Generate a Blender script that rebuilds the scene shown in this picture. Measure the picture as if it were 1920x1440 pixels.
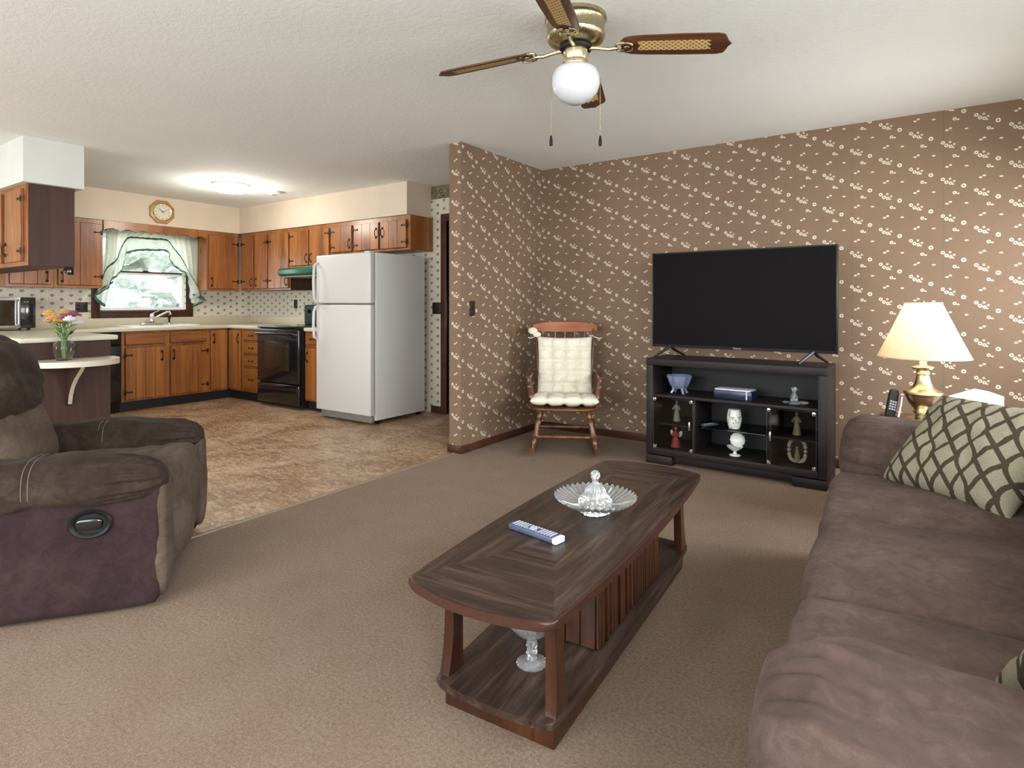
import bpy, bmesh, math, random
from mathutils import Vector, Matrix, noise
from math import sin, cos, pi, radians as R_
random.seed(7)
C = bpy.context.scene.collection
S = bpy.context.scene
for o in list(bpy.data.objects): bpy.data.objects.remove(o)

# ------------------------------------------------------------------ camera, world, lights
cam = bpy.data.cameras.new('camera'); co = bpy.data.objects.new('camera', cam); C.objects.link(co)
cam.sensor_width = 36; cam.lens = 1110/1920*36; cam.shift_y = -150/1920
cam.clip_start = 0.02; cam.clip_end = 200
co.location = (0, 0, 1.171); co.rotation_euler = (pi/2, 0, R_(34.4))
S.camera = co
S.view_settings.view_transform = 'Standard'; S.view_settings.look = 'None'
S.view_settings.gamma = 1; S.view_settings.use_curve_mapping = False
S.view_settings.exposure = 0.16

w = bpy.data.worlds.new('world'); S.world = w; w.use_nodes = True
bg = w.node_tree.nodes['Background']; bg.inputs[0].default_value = (0.86, 0.94, 1.0, 1); bg.inputs[1].default_value = 5.0

def area(name, loc, rot, sx, sy, power, col, spread=180):
    l = bpy.data.lights.new(name, 'AREA'); l.shape = 'RECTANGLE'; l.size = sx; l.size_y = sy
    l.energy = power; l.color = col; l.spread = R_(spread)
    o = bpy.data.objects.new(name, l); C.objects.link(o); o.location = loc; o.rotation_euler = rot
    return o
# daylight through the living-room windows (behind the couch, and behind the camera) and over the sink, plus an added side fill
area('daylight_corner_window', (1.20, 4.02, 1.50), (0, R_(68), 0), 1.15, .85, 34, (0.92, 0.95, 1.0), 130)
area('daylight_couch_window', (1.20, 1.75, 1.55), (0, R_(78), 0), 1.1, 2.2, 36, (0.96, 0.97, 1.0))
area('daylight_rear_window', (-1.75, -1.92, 1.35), (R_(90), 0, 0), 3.0, 1.6, 82, (0.94, 0.97, 1.0))
area('added_side_fill', (1.20, -.9, 1.50), (0, R_(90), 0), 1.15, 1.3, 84, (0.94, 0.97, 1.0))  # added unseen fill, brightens the refrigerator side and recliner
area('daylight_dining_window', (-5.6, -1.92, 1.35), (R_(90), 0, 0), 2.0, 1.6, 68, (0.94, 0.97, 1.0))

# ------------------------------------------------------------------ materials
class E:
    """a scalar socket with arithmetic"""
    def __init__(s, nt, k): s.nt = nt; s.k = k
    def _m(s, op, b=None, c=None):
        n = s.nt.nodes.new('ShaderNodeMath'); n.operation = op
        for i, v in enumerate((s, b, c)):
            if v is None: continue
            if isinstance(v, E): s.nt.links.new(v.k, n.inputs[i])
            else: n.inputs[i].default_value = v
        return E(s.nt, n.outputs[0])
    def __add__(s, b): return s._m('ADD', b)
    def __sub__(s, b): return s._m('SUBTRACT', b)
    def __mul__(s, b): return s._m('MULTIPLY', b)
    def __truediv__(s, b): return s._m('DIVIDE', b)
    def floor(s): return s._m('FLOOR')
    def frac(s): return s._m('FRACT')
    def abs(s): return s._m('ABSOLUTE')
    def sin(s): return s._m('SINE')
    def sqrt(s): return s._m('SQRT')
    def lt(s, b): return s._m('LESS_THAN', b)
    def gt(s, b): return s._m('GREATER_THAN', b)
    def mx(s, b): return s._m('MAXIMUM', b)
    def mn(s, b): return s._m('MINIMUM', b)
    def fmod(s, b): return s._m('FLOORED_MODULO', b)

class Mat:
    def __init__(s, name, rough=.6, metal=0, color=(.5,.5,.5)):
        s.m = bpy.data.materials.new(name); s.m.use_nodes = True; s.nt = s.m.node_tree
        s.b = s.nt.nodes['Principled BSDF']
        s.b.inputs['Roughness'].default_value = rough; s.b.inputs['Metallic'].default_value = metal
        s.col(color); s._tc = None
    def tc(s, which='Object'):
        if not s._tc: s._tc = s.nt.nodes.new('ShaderNodeTexCoord')
        return s._tc.outputs[which]
    def xyz(s):
        n = s.nt.nodes.new('ShaderNodeSeparateXYZ'); s.nt.links.new(s.tc(), n.inputs[0])
        return [E(s.nt, n.outputs[i]) for i in range(3)]
    def noise(s, scale, detail=4, rough=.55, stretch=(1,1,1), dist=0, rot=(0,0,0)):
        mp = s.nt.nodes.new('ShaderNodeMapping'); mp.inputs['Scale'].default_value = stretch; mp.inputs['Rotation'].default_value = rot
        s.nt.links.new(s.tc(), mp.inputs[0])
        n = s.nt.nodes.new('ShaderNodeTexNoise'); n.inputs['Scale'].default_value = scale
        n.inputs['Detail'].default_value = detail; n.inputs['Roughness'].default_value = rough
        n.inputs['Distortion'].default_value = dist
        s.nt.links.new(mp.outputs[0], n.inputs['Vector'])
        return E(s.nt, n.outputs['Fac'])
    def ramp(s, fac, stops):
        n = s.nt.nodes.new('ShaderNodeValToRGB'); cr = n.color_ramp
        while len(cr.elements) > 1: cr.elements.remove(cr.elements[0])
        cr.elements[0].position = stops[0][0]; cr.elements[0].color = (*stops[0][1], 1)
        for p, c in stops[1:]:
            e = cr.elements.new(p); e.color = (*c, 1)
        s.nt.links.new(fac.k, n.inputs[0]); return n.outputs[0]
    def mix(s, fac, a, b, mode='MIX'):
        n = s.nt.nodes.new('ShaderNodeMix'); n.data_type = 'RGBA'; n.blend_type = mode
        if isinstance(fac, E): s.nt.links.new(fac.k, n.inputs[0])
        else: n.inputs[0].default_value = fac
        for i, v in ((6, a), (7, b)):
            if isinstance(v, tuple): n.inputs[i].default_value = (*v, 1)
            else: s.nt.links.new(v, n.inputs[i])
        return n.outputs[2]
    def col(s, c):
        if isinstance(c, tuple): s.b.inputs['Base Color'].default_value = (*c[:3], 1)
        else: s.nt.links.new(c, s.b.inputs['Base Color'])
        return s
    def bump(s, h, strength=.3, dist=.01):
        n = s.nt.nodes.new('ShaderNodeBump'); n.inputs['Strength'].default_value = strength; n.inputs['Distance'].default_value = dist
        s.nt.links.new(h.k, n.inputs['Height']); s.nt.links.new(n.outputs[0], s.b.inputs['Normal']); return s
    def set(s, **k):
        for a, v in k.items(): s.b.inputs[a.replace('_', ' ')].default_value = v
        return s

def plain(name, c, rough=.5, metal=0, var=.12, scale=30, bump=0, **k):
    m = Mat(name, rough, metal)
    n = m.noise(scale, 3)
    m.col(m.ramp(n, [(.3, tuple(x*(1-var) for x in c)), (.7, tuple(min(1, x*(1+var)) for x in c))]))
    if bump: m.bump(n, bump, .004)
    if k: m.set(**k)
    return m.m

def wood(name, dark, mid, light, axis='z', rough=.4, scale=14, coat=0.0):
    m = Mat(name, rough)
    st = {'z': (1, 1, .07), 'x': (.07, 1, 1), 'y': (1, .07, 1)}[axis]
    n1 = m.noise(scale, 6, .6, st, .6); n2 = m.noise(scale*6, 3, .6, st, .2)
    n3 = m.noise(1.7, 2, .5)
    f = n1*.62 + n2*.25 + n3*.13
    m.col(m.ramp(f, [(.36, dark), (.5, mid), (.66, light)]))
    m.bump(n2, .12, .002)
    if coat: m.set(Coat_Weight=coat, Coat_Roughness=.2)
    if coat < .2: m.set(Specular_IOR_Level=.28)
    return m.m

def wallpaper_brown(name, ax, off=(0, 0)):
    m = Mat(name, .75); p = m.xyz()
    h = p[0] + p[1] + (20+off[0]); z = p[2] + (10+off[1])
    W, V = .173, .24
    c = (h/W).floor(); fu = h - c*W
    fv = (z + c*.088).fmod(V)
    def blob(cx, cy, rx, ry):
        dx = (fu-cx)/rx; dy = (fv-cy)/ry
        return (dx*dx + dy*dy).sqrt()
    petals = None
    jit = m.noise(260, 1)*.5 + .75
    for (x, y, r) in ((.026, .180, .014), (.045, .160, .014), (.067, .151, .013), (.064, .180, .0085), (.086, .163, .008), (.135, .128, .0165), (.088, .087, .013)):
        d = blob(x, y, r, r); ring = (d*jit).lt(.82)*d.gt(.30)
        petals = ring if petals is None else petals.mx(ring)
    for (x, y, rx, ry) in ((.106, .080, .009, .006), (.048, .019, .011, .007), (.066, .029, .010, .007), (.150, .014, .012, .006), (.080, .143, .008, .005)):
        petals = petals.mx((blob(x, y, rx, ry)*jit).lt(.85))
    leaves = None
    for (x, y, rx, ry) in ((.045, .185, .003, .010), (.072, .140, .010, .003), (.128, .060, .004, .007), (.020, .110, .005, .005), (.115, .200, .004, .006)):
        b = (blob(x, y, rx, ry)*jit).lt(.8); leaves = b if leaves is None else leaves.mx(b)
    spk = m.noise(420, 2).gt(.62)
    big = m.noise(1.3, 3)
    base = m.ramp(big, [(.3, (.172, .106, .063)), (.7, (.205, .130, .080))])
    seam = ((h + .02).fmod(.52)).lt(.0035)
    base = m.mix(seam*.5, base, (.12, .07, .05))
    base = m.mix(spk*.35, base, (.17, .10, .06))
    base = m.mix(leaves*.45, base, (.11, .07, .045))
    m.col(m.mix(petals*.92, base, (.66, .58, .46)))
    m.bump(m.noise(300, 2), .05, .002)
    return m.m

def wallpaper_cream(name, ax):
    m = Mat(name, .7); p = m.xyz()
    h = p[0] + p[1] + 20; z = p[2] + 10
    W = .088
    c = (h/W).floor(); fu = h - c*W; fv = (z + c*.044).fmod(W)
    jit = m.noise(180, 2)*.9 + .55
    def blob(cx, cy, rx, ry):
        dx = (fu-cx)/rx; dy = (fv-cy)/ry
        return ((dx*dx + dy*dy).sqrt()*jit).lt(1.0)
    f = blob(.034, .050, .009, .010).mx(blob(.052, .052, .009, .008)).mx(blob(.043, .037, .007, .010))
    g = blob(.028, .038, .006, .004).mx(blob(.06, .040, .007, .004)).mx(blob(.015, .012, .0035, .0035))
    base = m.ramp(m.noise(2.0, 2), [(.3, (.60, .55, .44)), (.7, (.66, .61, .50))])
    base = m.mix(g*.75, base, (.12, .14, .10))
    m.col(m.mix(f*.85, base, (.16, .09, .08)))
    return m.m

M = {}
m = Mat('ceiling_texture', .9); n = m.noise(38, 5, .6); n2 = m.noise(120, 3)
m.col(m.ramp(m.noise(1.2, 2), [(.3, (.795, .81, .785)), (.7, (.825, .84, .815))])); m.bump(n*.7+n2*.3, .35, .010); M['ceiling'] = m.m
M['tvwall'] = wallpaper_brown('brown_floral_wallpaper', 0)
M['partwall'] = wallpaper_brown('brown_floral_wallpaper_side', 1, (.05, .05))
M['cream_y'] = wallpaper_cream('cream_sprig_wallpaper_side', 1)
M['cream_x'] = wallpaper_cream('cream_sprig_wallpaper', 0)
M['soffit'] = plain('pinkish_cream_paint', (.66, .55, .44), .8, var=.05, scale=3)
M['white_paint'] = plain('white_paint', (.66, .68, .64), .8, var=.04, scale=3)
M['plain_wall'] = plain('beige_paint', (.55, .47, .38), .8, var=.05, scale=3)

m = Mat('cut_pile_carpet', .95)
f = m.noise(420, 2, .6); g = m.noise(90, 3, .6); pth = m.noise(1.1, 4, .55, dist=.5); pt2 = m.noise(5, 3)
c = m.ramp(f*.6 + g*.4, [(.36, (.145, .092, .058)), (.5, (.285, .194, .132)), (.64, (.44, .32, .235))])
c = m.mix((pth*1.6 - .45).mx(0).mn(1)*.55, c, (.17, .110, .070))
c = m.mix((pt2*2 - .8).mx(0).mn(1)*.14, c, (.46, .38, .32))
m.col(c); m.bump(f*.6 + g*.4, .9, .012); M['carpet'] = m.m

m = Mat('mottled_vinyl', .42)
n1 = m.noise(2.2, 5, .6, (1, 1, 1), .8); n2 = m.noise(13, 6, .7, (1, 2.6, 1), 1.2, (0, 0, .5)); n3 = m.noise(48, 4, .7, (1, 2, 1), .6, (0, 0, .3))
c = m.ramp(n1*.45 + n2*.4 + n3*.15, [(.40, (.17, .085, .036)), (.47, (.28, .160, .080)), (.52, (.38, .240, .140)), (.60, (.56, .41, .29))])
sp = (n3*n2).gt(.29)
c = m.mix(sp*.55, c, (.62, .48, .34)); m.col(c); m.bump(n3, .1, .003); M['vinyl'] = m.m

M['cab'] = wood('honey_cabinet_wood', (.150, .044, .009), (.285, .095, .019), (.40, .155, .036), 'z', .38, 9, .25)
M['cabx'] = wood('honey_cabinet_wood_cross', (.150, .044, .009), (.285, .095, .019), (.40, .155, .036), 'x', .38, 9, .25)
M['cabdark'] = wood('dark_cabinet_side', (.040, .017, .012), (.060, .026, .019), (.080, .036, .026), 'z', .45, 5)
M['mahog'] = wood('reddish_brown_trim', (.040, .014, .008), (.062, .024, .013), (.09, .036, .02), 'x', .4, 6)
M['cabedge'] = plain('cabinet_gap_shadow_line', (.06, .02, .008), .6)
M['iron'] = plain('black_wrought_iron', (.018, .015, .012), .45, .6)
M['black'] = plain('black_enamel', (.008, .008, .009), .18, 0, Coat_Weight=.6)
M['blackm'] = plain('black_matte', (.008, .008, .008), .5, Specular_IOR_Level=.3)
M['toe'] = plain('toe_kick_black', (.010, .010, .012), .6)
M['glassdark'] = plain('dark_oven_glass', (.035, .024, .012), .12)
M['lam'] = plain('beige_laminate', (.56, .50, .36), .4, var=.05, scale=90)
M['lamedge'] = plain('pale_laminate_edge', (.62, .58, .46), .35, var=.05, scale=90)
M['fridge'] = plain('offwhite_appliance', (.62, .60, .58), .38, var=.02, bump=.03, scale=200)
M['fridgelit'] = plain('offwhite_appliance_lit', (.70, .71, .69), .42, var=.02, bump=.04, scale=200)  # same off-white as the doors, lightened to paint in light on the side
M['grey'] = plain('grey_plastic', (.23, .22, .20), .5)
M['hood'] = plain('green_enamel', (.02, .11, .07), .25, .1)
M['hoodin'] = plain('hood_grey', (.30, .30, .28), .5)
M['chrome'] = plain('chrome', (.82, .82, .84), .12, 1, var=.03)
M['steel'] = plain('brushed_steel', (.55, .55, .56), .3, 1, var=.06)
M['brass'] = plain('polished_brass', (.78, .67, .42), .24, 1, var=.05)
M['abrass'] = plain('antique_brass', (.48, .41, .26), .26, 1, var=.25, scale=160, bump=.3)
M['blade'] = wood('fan_blade_wood', (.045, .016, .007), (.085, .032, .013), (.14, .06, .024), 'x', .4, 14)
M['table'] = wood('walnut_laminate_long', (.016, .009, .007), (.040, .024, .018), (.095, .062, .046), 'y', .34, 34, .15)
M['tablex'] = wood('walnut_laminate_cross', (.016, .009, .007), (.040, .024, .018), (.095, .062, .046), 'x', .34, 34, .15)
M['tableleg'] = wood('reddish_walnut', (.020, .006, .003), (.050, .015, .006), (.10, .035, .013), 'z', .3, 12, .3)
M['tabledge'] = plain('walnut_edge_band', (.048, .018, .011), .35)
M['esp'] = wood('espresso_laminate', (.010, .007, .007), (.017, .011, .011), (.028, .019, .019), 'x', .5, 8)
M['espin'] = plain('espresso_inside', (.004, .003, .003), .6)
M['rocker'] = wood('glossy_maple_brown', (.050, .016, .007), (.115, .038, .013), (.20, .078, .026), 'z', .3, 14, .25)
M['crest'] = wood('glossy_orange_crest', (.20, .045, .008), (.33, .085, .014), (.42, .13, .025), 'x', .3, 8, .15)
M['tvb'] = plain('tv_bezel', (.010, .010, .011), .35)
M['tvs'] = plain('tv_screen', (.005, .004, .0045), .5, Specular_IOR_Level=.06)
M['white'] = plain('white_ceramic', (.80, .80, .77), .25, var=.03)
M['whitep'] = plain('white_plastic', (.78, .78, .76), .5, var=.03)
M['bluewhite'] = plain('pale_lilac_white', (.68, .68, .80), .6, var=.03)
M['navy'] = plain('navy_box', (.010, .016, .045), .3)
M['bluey'] = plain('blue_grey_remote', (.060, .075, .125), .45)
M['keys'] = plain('remote_keys', (.42, .45, .55), .5)
M['stone'] = plain('carved_stone', (.42, .39, .33), .7, bump=.3)
M['bronze'] = plain('tan_resin', (.36, .30, .17), .55, bump=.2)
M['redcloth'] = plain('red_patterned_gown', (.42, .055, .06), .6, var=.6, scale=60)
M['pearl'] = plain('cream_shell', (.66, .60, .44), .4)
M['hair'] = plain('brown_hair', (.10, .05, .03), .7)
M['brownleather'] = plain('brown_figure_hair', (.10, .05, .03), .7)
M['outlet'] = plain('dark_brown_plate', (.022, .012, .010), .45)
M['green'] = plain('leaf_green', (.075, .16, .045), .6, var=.4)
M['stemg'] = plain('stem_green', (.14, .24, .07), .6, var=.3)
M['flo_o'] = plain('orange_petals', (.66, .38, .07), .7, var=.3, scale=80)
M['flo_p'] = plain('mauve_petals', (.24, .07, .13), .7, var=.3, scale=80)
M['flo_pk'] = plain('peach_petals', (.62, .33, .16), .7, var=.25, scale=80)
M['flo_w'] = plain('white_petals', (.70, .74, .72), .7, var=.1, scale=80)
M['cream_fab'] = None
m = Mat('cream_cotton_cushion', .9); n = m.noise(220, 2); m.col(m.ramp(m.noise(4, 2), [(.3, (.64, .60, .48)), (.7, (.70, .66, .54))])); m.bump(n, .15, .002); M['cream_fab'] = m.m

def suede(name, a, b, c, sc=2.2):
    m = Mat(name, .85)
    n1 = m.noise(sc, 5, .62, dist=.6); n2 = m.noise(26, 4, .6, (1, 1, 1), 1.0); n3 = m.noise(300, 2)
    m.col(m.ramp(n1*.6 + n2*.3 + n3*.1, [(.36, a), (.5, b), (.64, c)]))
    m.bump(n2*.6 + n3*.4, .22, .006)
    m.set(Sheen_Weight=.05, Sheen_Roughness=.4, Specular_IOR_Level=.12); m.b.inputs['Sheen Tint'].default_value = (.75, .62, .58, 1)
    return m.m
M['sofa'] = suede('brown_microsuede', (.050, .032, .025), (.082, .053, .043), (.128, .090, .078))
M['recl'] = suede('dark_brown_suede', (.018, .012, .009), (.033, .022, .016), (.066, .046, .034))
M['reclside'] = suede('plum_brown_suede', (.020, .011, .012), (.033, .018, .019), (.052, .030, .031))
M['seatsuede'] = suede('worn_tan_suede', (.048, .034, .024), (.084, .060, .043), (.13, .096, .07))
M['thread'] = plain('pale_thread', (.20, .15, .12), .8)

def glass(name, tint=(1, 1, 1), rough=.03, ior=1.45, tr=1.0):
    m = Mat(name, rough, 0, tint); m.set(Transmission_Weight=tr, IOR=ior); return m.m
M['crystal'] = glass('pressed_crystal', (.96, .98, .98), .05, 1.5, .90)
M['bluecrystal'] = glass('blue_tinged_crystal', (.60, .70, .95), .05, 1.5, .75)
M['vaseglass'] = glass('vase_glass', (.93, .98, .95), .02, 1.3)
def pane(name, tint, refl=.08):
    m = bpy.data.materials.new(name); m.use_nodes = True; nt = m.node_tree
    nt.nodes.remove(nt.nodes['Principled BSDF'])
    t = nt.nodes.new('ShaderNodeBsdfTransparent'); t.inputs[0].default_value = (*tint, 1)
    g = nt.nodes.new('ShaderNodeBsdfGlossy'); g.inputs['Roughness'].default_value = .05
    x = nt.nodes.new('ShaderNodeMixShader'); x.inputs[0].default_value = refl
    nt.links.new(t.outputs[0], x.inputs[1]); nt.links.new(g.outputs[0], x.inputs[2])
    nt.links.new(x.outputs[0], nt.nodes['Material Output'].inputs[0]); return m
M['pane'] = pane('window_glass', (.95, .98, .97), .05)
M['smoke'] = pane('smoked_shelf_glass', (.55, .60, .60), .06)
M['doorglass'] = pane('clear_door_glass', (.80, .80, .78), .03)

def cloth(name, c, transl=.5, transp=0.0):
    m = bpy.data.materials.new(name); m.use_nodes = True; nt = m.node_tree
    nt.nodes.remove(nt.nodes['Principled BSDF'])
    d = nt.nodes.new('ShaderNodeBsdfDiffuse'); t = nt.nodes.new('ShaderNodeBsdfTranslucent')
    tc = nt.nodes.new('ShaderNodeTexCoord'); nz = nt.nodes.new('ShaderNodeTexNoise'); nz.inputs['Scale'].default_value = 40
    nt.links.new(tc.outputs['Object'], nz.inputs['Vector'])
    r = nt.nodes.new('ShaderNodeValToRGB'); r.color_ramp.elements[0].position = .3; r.color_ramp.elements[1].position = .7
    r.color_ramp.elements[0].color = (*[x*.92 for x in c], 1); r.color_ramp.elements[1].color = (*c, 1)
    nt.links.new(nz.outputs['Fac'], r.inputs[0])
    nt.links.new(r.outputs[0], d.inputs[0]); nt.links.new(r.outputs[0], t.inputs[0])
    x = nt.nodes.new('ShaderNodeMixShader'); x.inputs[0].default_value = transl
    nt.links.new(d.outputs[0], x.inputs[1]); nt.links.new(t.outputs[0], x.inputs[2]); out = x
    if transp:
        q = nt.nodes.new('ShaderNodeBsdfTransparent'); y = nt.nodes.new('ShaderNodeMixShader'); y.inputs[0].default_value = transp
        nt.links.new(x.outputs[0], y.inputs[1]); nt.links.new(q.outputs[0], y.inputs[2]); out = y
    nt.links.new(out.outputs[0], nt.nodes['Material Output'].inputs[0]); return m
M['sheer'] = cloth('white_sheer', (.98, .97, .90), .68, .14)
M['ruffle'] = cloth('printed_sheer', (.86, .89, .82), .55, .3)
M['trimg'] = cloth('green_trim', (.10, .24, .19), .4)
M['shade'] = cloth('pleated_shade_fabric', (.88, .79, .64), .5)
def emis(name, c, s):
    m = Mat(name, .5, 0, c); m.b.inputs['Emission Color'].default_value = (*c, 1); m.b.inputs['Emission Strength'].default_value = s; return m.m
M['litglass'] = emis('lit_frosted_glass', (1.0, .97, .90), 12)
m = Mat('opal_glass', .12, 0, (.66, .68, .73)); m.set(Subsurface_Weight=.0, Coat_Weight=.5); M['opal'] = m.m

m = Mat('cane_weave', .6); p = m.xyz()
a = ((p[0]*260).sin()*(p[1]*260).sin()).gt(.25)
m.col(m.mix(a, (.62, .43, .17), (.20, .11, .04))); M['cane'] = m.m

# interlaced ovals and squares on the throw pillows
m = Mat('trellis_pillow_fabric', .85); p = m.xyz()
u = (p[0]*.985 + p[1]*.17)*7.0 + 20.1; v = (p[1]*.985 - p[0]*.17)*4.3 + 20.1
uf = u.frac() - .5; u2 = (u + .5).frac() - .5
wv = (v*2*pi).sin()
tri = ((v + .25).frac() - .5).abs()*4 - 1
tri2 = ((v*2).frac() - .5).abs()*2
th = .052
l1 = (uf - wv*.19).abs().lt(th).mx((uf + wv*.19).abs().lt(th))
l2 = (u2 - tri*.31).abs().lt(th*1.3).mx((u2 + tri*.31).abs().lt(th*1.3))
ln = l1.mx(l2)
nz = m.noise(180, 2)
m.col(m.mix(ln, m.ramp(nz, [(.3, (.215, .195, .130)), (.7, (.265, .243, .170))]), (.040, .027, .012)))
m.bump(nz, .12, .002); M['pillow'] = m.m

m = Mat('floral_porcelain', .3); n = m.noise(34, 2); m.col(m.ramp(n, [(.0, (.30, .35, .26)), (.40, (.34, .38, .28)), (.43, (.82, .82, .78)), (.62, (.82, .82, .78)), (.66, (.55, .45, .40))])); M['floral'] = m.m
m = Mat('border_strip', .7); n = m.noise(22, 4, .6, (1, 1, 1.5), 2); m.col(m.ramp(n, [(.42, (.05, .035, .02)), (.5, (.30, .26, .14)), (.58, (.08, .07, .03))])); M['border'] = m.m
M['foliage'] = plain('sunlit_pale_leaves', (.50, .52, .48), .8, var=.30, scale=9)
M['bark'] = plain('bark', (.45, .43, .41), .9)
M['lawn'] = plain('lawn', (.26, .28, .22), .9, var=.3, scale=2)

# ------------------------------------------------------------------ mesh helpers
class MB:
    def __init__(s): s.bm = bmesh.new()
    def _xf(s, vs, rot=None, loc=None):
        if rot is not None:
            Q = Matrix.Rotation(rot[2], 3, 'Z') @ Matrix.Rotation(rot[1], 3, 'Y') @ Matrix.Rotation(rot[0], 3, 'X')
            for v in vs: v.co = Q @ v.co
        if loc is not None:
            for v in vs: v.co += Vector(loc)
    def box(s, a, b, bev=0.0, seg=2, rot=None):
        a = Vector(a); b = Vector(b); c = (a+b)/2; d = b-a
        t = bmesh.new(); r = bmesh.ops.create_cube(t, size=1)
        for v in t.verts: v.co = Vector((v.co.x*d.x, v.co.y*d.y, v.co.z*d.z))
        if bev: bmesh.ops.bevel(t, geom=list(t.edges), offset=min(bev, min(abs(x) for x in d)*.45), segments=seg, affect='EDGES', profile=.5)
        s._merge(t, rot, c); return s
    def _merge(s, t, rot=None, loc=None):
        s._xf(t.verts, rot, loc)
        mp = {}
        for v in t.verts: mp[v] = s.bm.verts.new(v.co)
        for f in t.faces:
            try: s.bm.faces.new([mp[v] for v in f.verts])
            except ValueError: pass
        t.free()
    def grid(s, rows, close_u=False, close_v=False, cap=False):
        vs = [[s.bm.verts.new(p) for p in r] for r in rows]
        nu, nv = len(vs), len(vs[0])
        for i in range(nu if close_u else nu-1):
            for j in range(nv if close_v else nv-1):
                q = [vs[i][j], vs[i][(j+1) % nv], vs[(i+1) % nu][(j+1) % nv], vs[(i+1) % nu][j]]
                try: s.bm.faces.new(q)
                except ValueError: pass
        if cap:
            for r in (vs[0][::-1], vs[-1]):
                try: s.bm.faces.new(r)
                except ValueError: pass
        return s
    def lathe(s, prof, c=(0, 0, 0), seg=32, axis='z', flute=None, cap=True, zf=0):
        rows = []
        for (r, h) in prof:
            row = []
            for k in range(seg):
                a = 2*pi*k/seg; rr = r
                if flute: rr = r*(1 + flute[1]*cos(flute[0]*a))
                x, y, z = rr*cos(a), rr*sin(a), h + (zf*r*cos(flute[0]*a) if zf and r > .06 else 0)
                if axis == 'x': x, y, z = z, x, y
                elif axis == 'y': x, y, z = x, z, y
                row.append((c[0]+x, c[1]+y, c[2]+z))
            rows.append(row)
        return s.grid(rows, False, True, cap)
    def tube(s, pts, rad, seg=8, closed=False):
        pts = [Vector(p) for p in pts]; n = len(pts); rows = []
        rads = rad if isinstance(rad, (list, tuple)) else [rad]*n
        up = Vector((0, 0, 1)); prev = None
        for i, p in enumerate(pts):
            if closed: t = pts[(i+1) % n]-pts[i-1]
            else: t = pts[min(i+1, n-1)]-pts[max(i-1, 0)]
            t.normalize()
            if prev is None:
                a = t.cross(up)
                if a.length < .05: a = t.cross(Vector((1, 0, 0)))
            else: a = prev - t*prev.dot(t)
            a.normalize(); b = t.cross(a); prev = a
            rows.append([p + (a*cos(2*pi*k/seg) + b*sin(2*pi*k/seg))*rads[i] for k in range(seg)])
        return s.grid(rows, closed, True, not closed)
    def prism(s, poly, h, plane='xy', off=0, bev=0):
        """poly of 2D points extruded by h along the third axis"""
        t = bmesh.new()
        def P(p, q):
            if plane == 'xy': return (p[0], p[1], q)
            if plane == 'xz': return (p[0], q, p[1])
            return (q, p[0], p[1])
        a = [t.verts.new(P(p, off)) for p in poly]; b = [t.verts.new(P(p, off+h)) for p in poly]
        n = len(poly)
        t.faces.new(a[::-1]); t.faces.new(b)
        for i in range(n): t.faces.new([a[i], a[(i+1) % n], b[(i+1) % n], b[i]])
        if bev:
            es = [e for e in t.edges if (e.verts[0] in a) == (e.verts[1] in a)]
            bmesh.ops.bevel(t, geom=es, offset=bev, segments=2, affect='EDGES', profile=.5)
        s._merge(t); return s
    def ball(s, c, r, sub=2, scale=(1, 1, 1), rot=None, jit=0):
        t = bmesh.new(); bmesh.ops.create_icosphere(t, subdivisions=sub, radius=1)
        for v in t.verts:
            k = 1 + (jit*noise.noise(v.co*2.3 + Vector(c)*9) if jit else 0)
            v.co = Vector((v.co.x*r*scale[0], v.co.y*r*scale[1], v.co.z*r*scale[2]))*k
        s._merge(t, rot, c); return s
    def soft(s, c, d, k=5, n=14, puff=(0, 0, 0), wr=0.0, wsc=6, seed=0, rot=None, fn=None):
        """rounded, puffed, wrinkled cushion; d = full size"""
        t = bmesh.new(); bmesh.ops.create_cube(t, size=2)
        bmesh.ops.subdivide_edges(t, edges=list(t.edges), cuts=n, use_grid_fill=True)
        for v in t.verts:
            p = v.co.copy(); mxn = max(abs(p.x), abs(p.y), abs(p.z))
            l = (abs(p.x)**k + abs(p.y)**k + abs(p.z)**k)**(1/k)
            q = p*(mxn/l) if l else p
            q = Vector((q.x*(1+puff[0]*(1-p.y*p.y)*(1-p.z*p.z)), q.y*(1+puff[1]*(1-p.x*p.x)*(1-p.z*p.z)), q.z*(1+puff[2]*(1-p.x*p.x)*(1-p.y*p.y))))
            r = Vector((q.x*d[0]/2, q.y*d[1]/2, q.z*d[2]/2))
            if wr:
                nn = p.normalized()
                r += nn*wr*(noise.fractal(Vector((r.x*wsc+seed, r.y*wsc, r.z*wsc)), .8, 2.1, 3))
            if fn: r = fn(p, r)
            v.co = r
        s._merge(t, rot, c); return s
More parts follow.
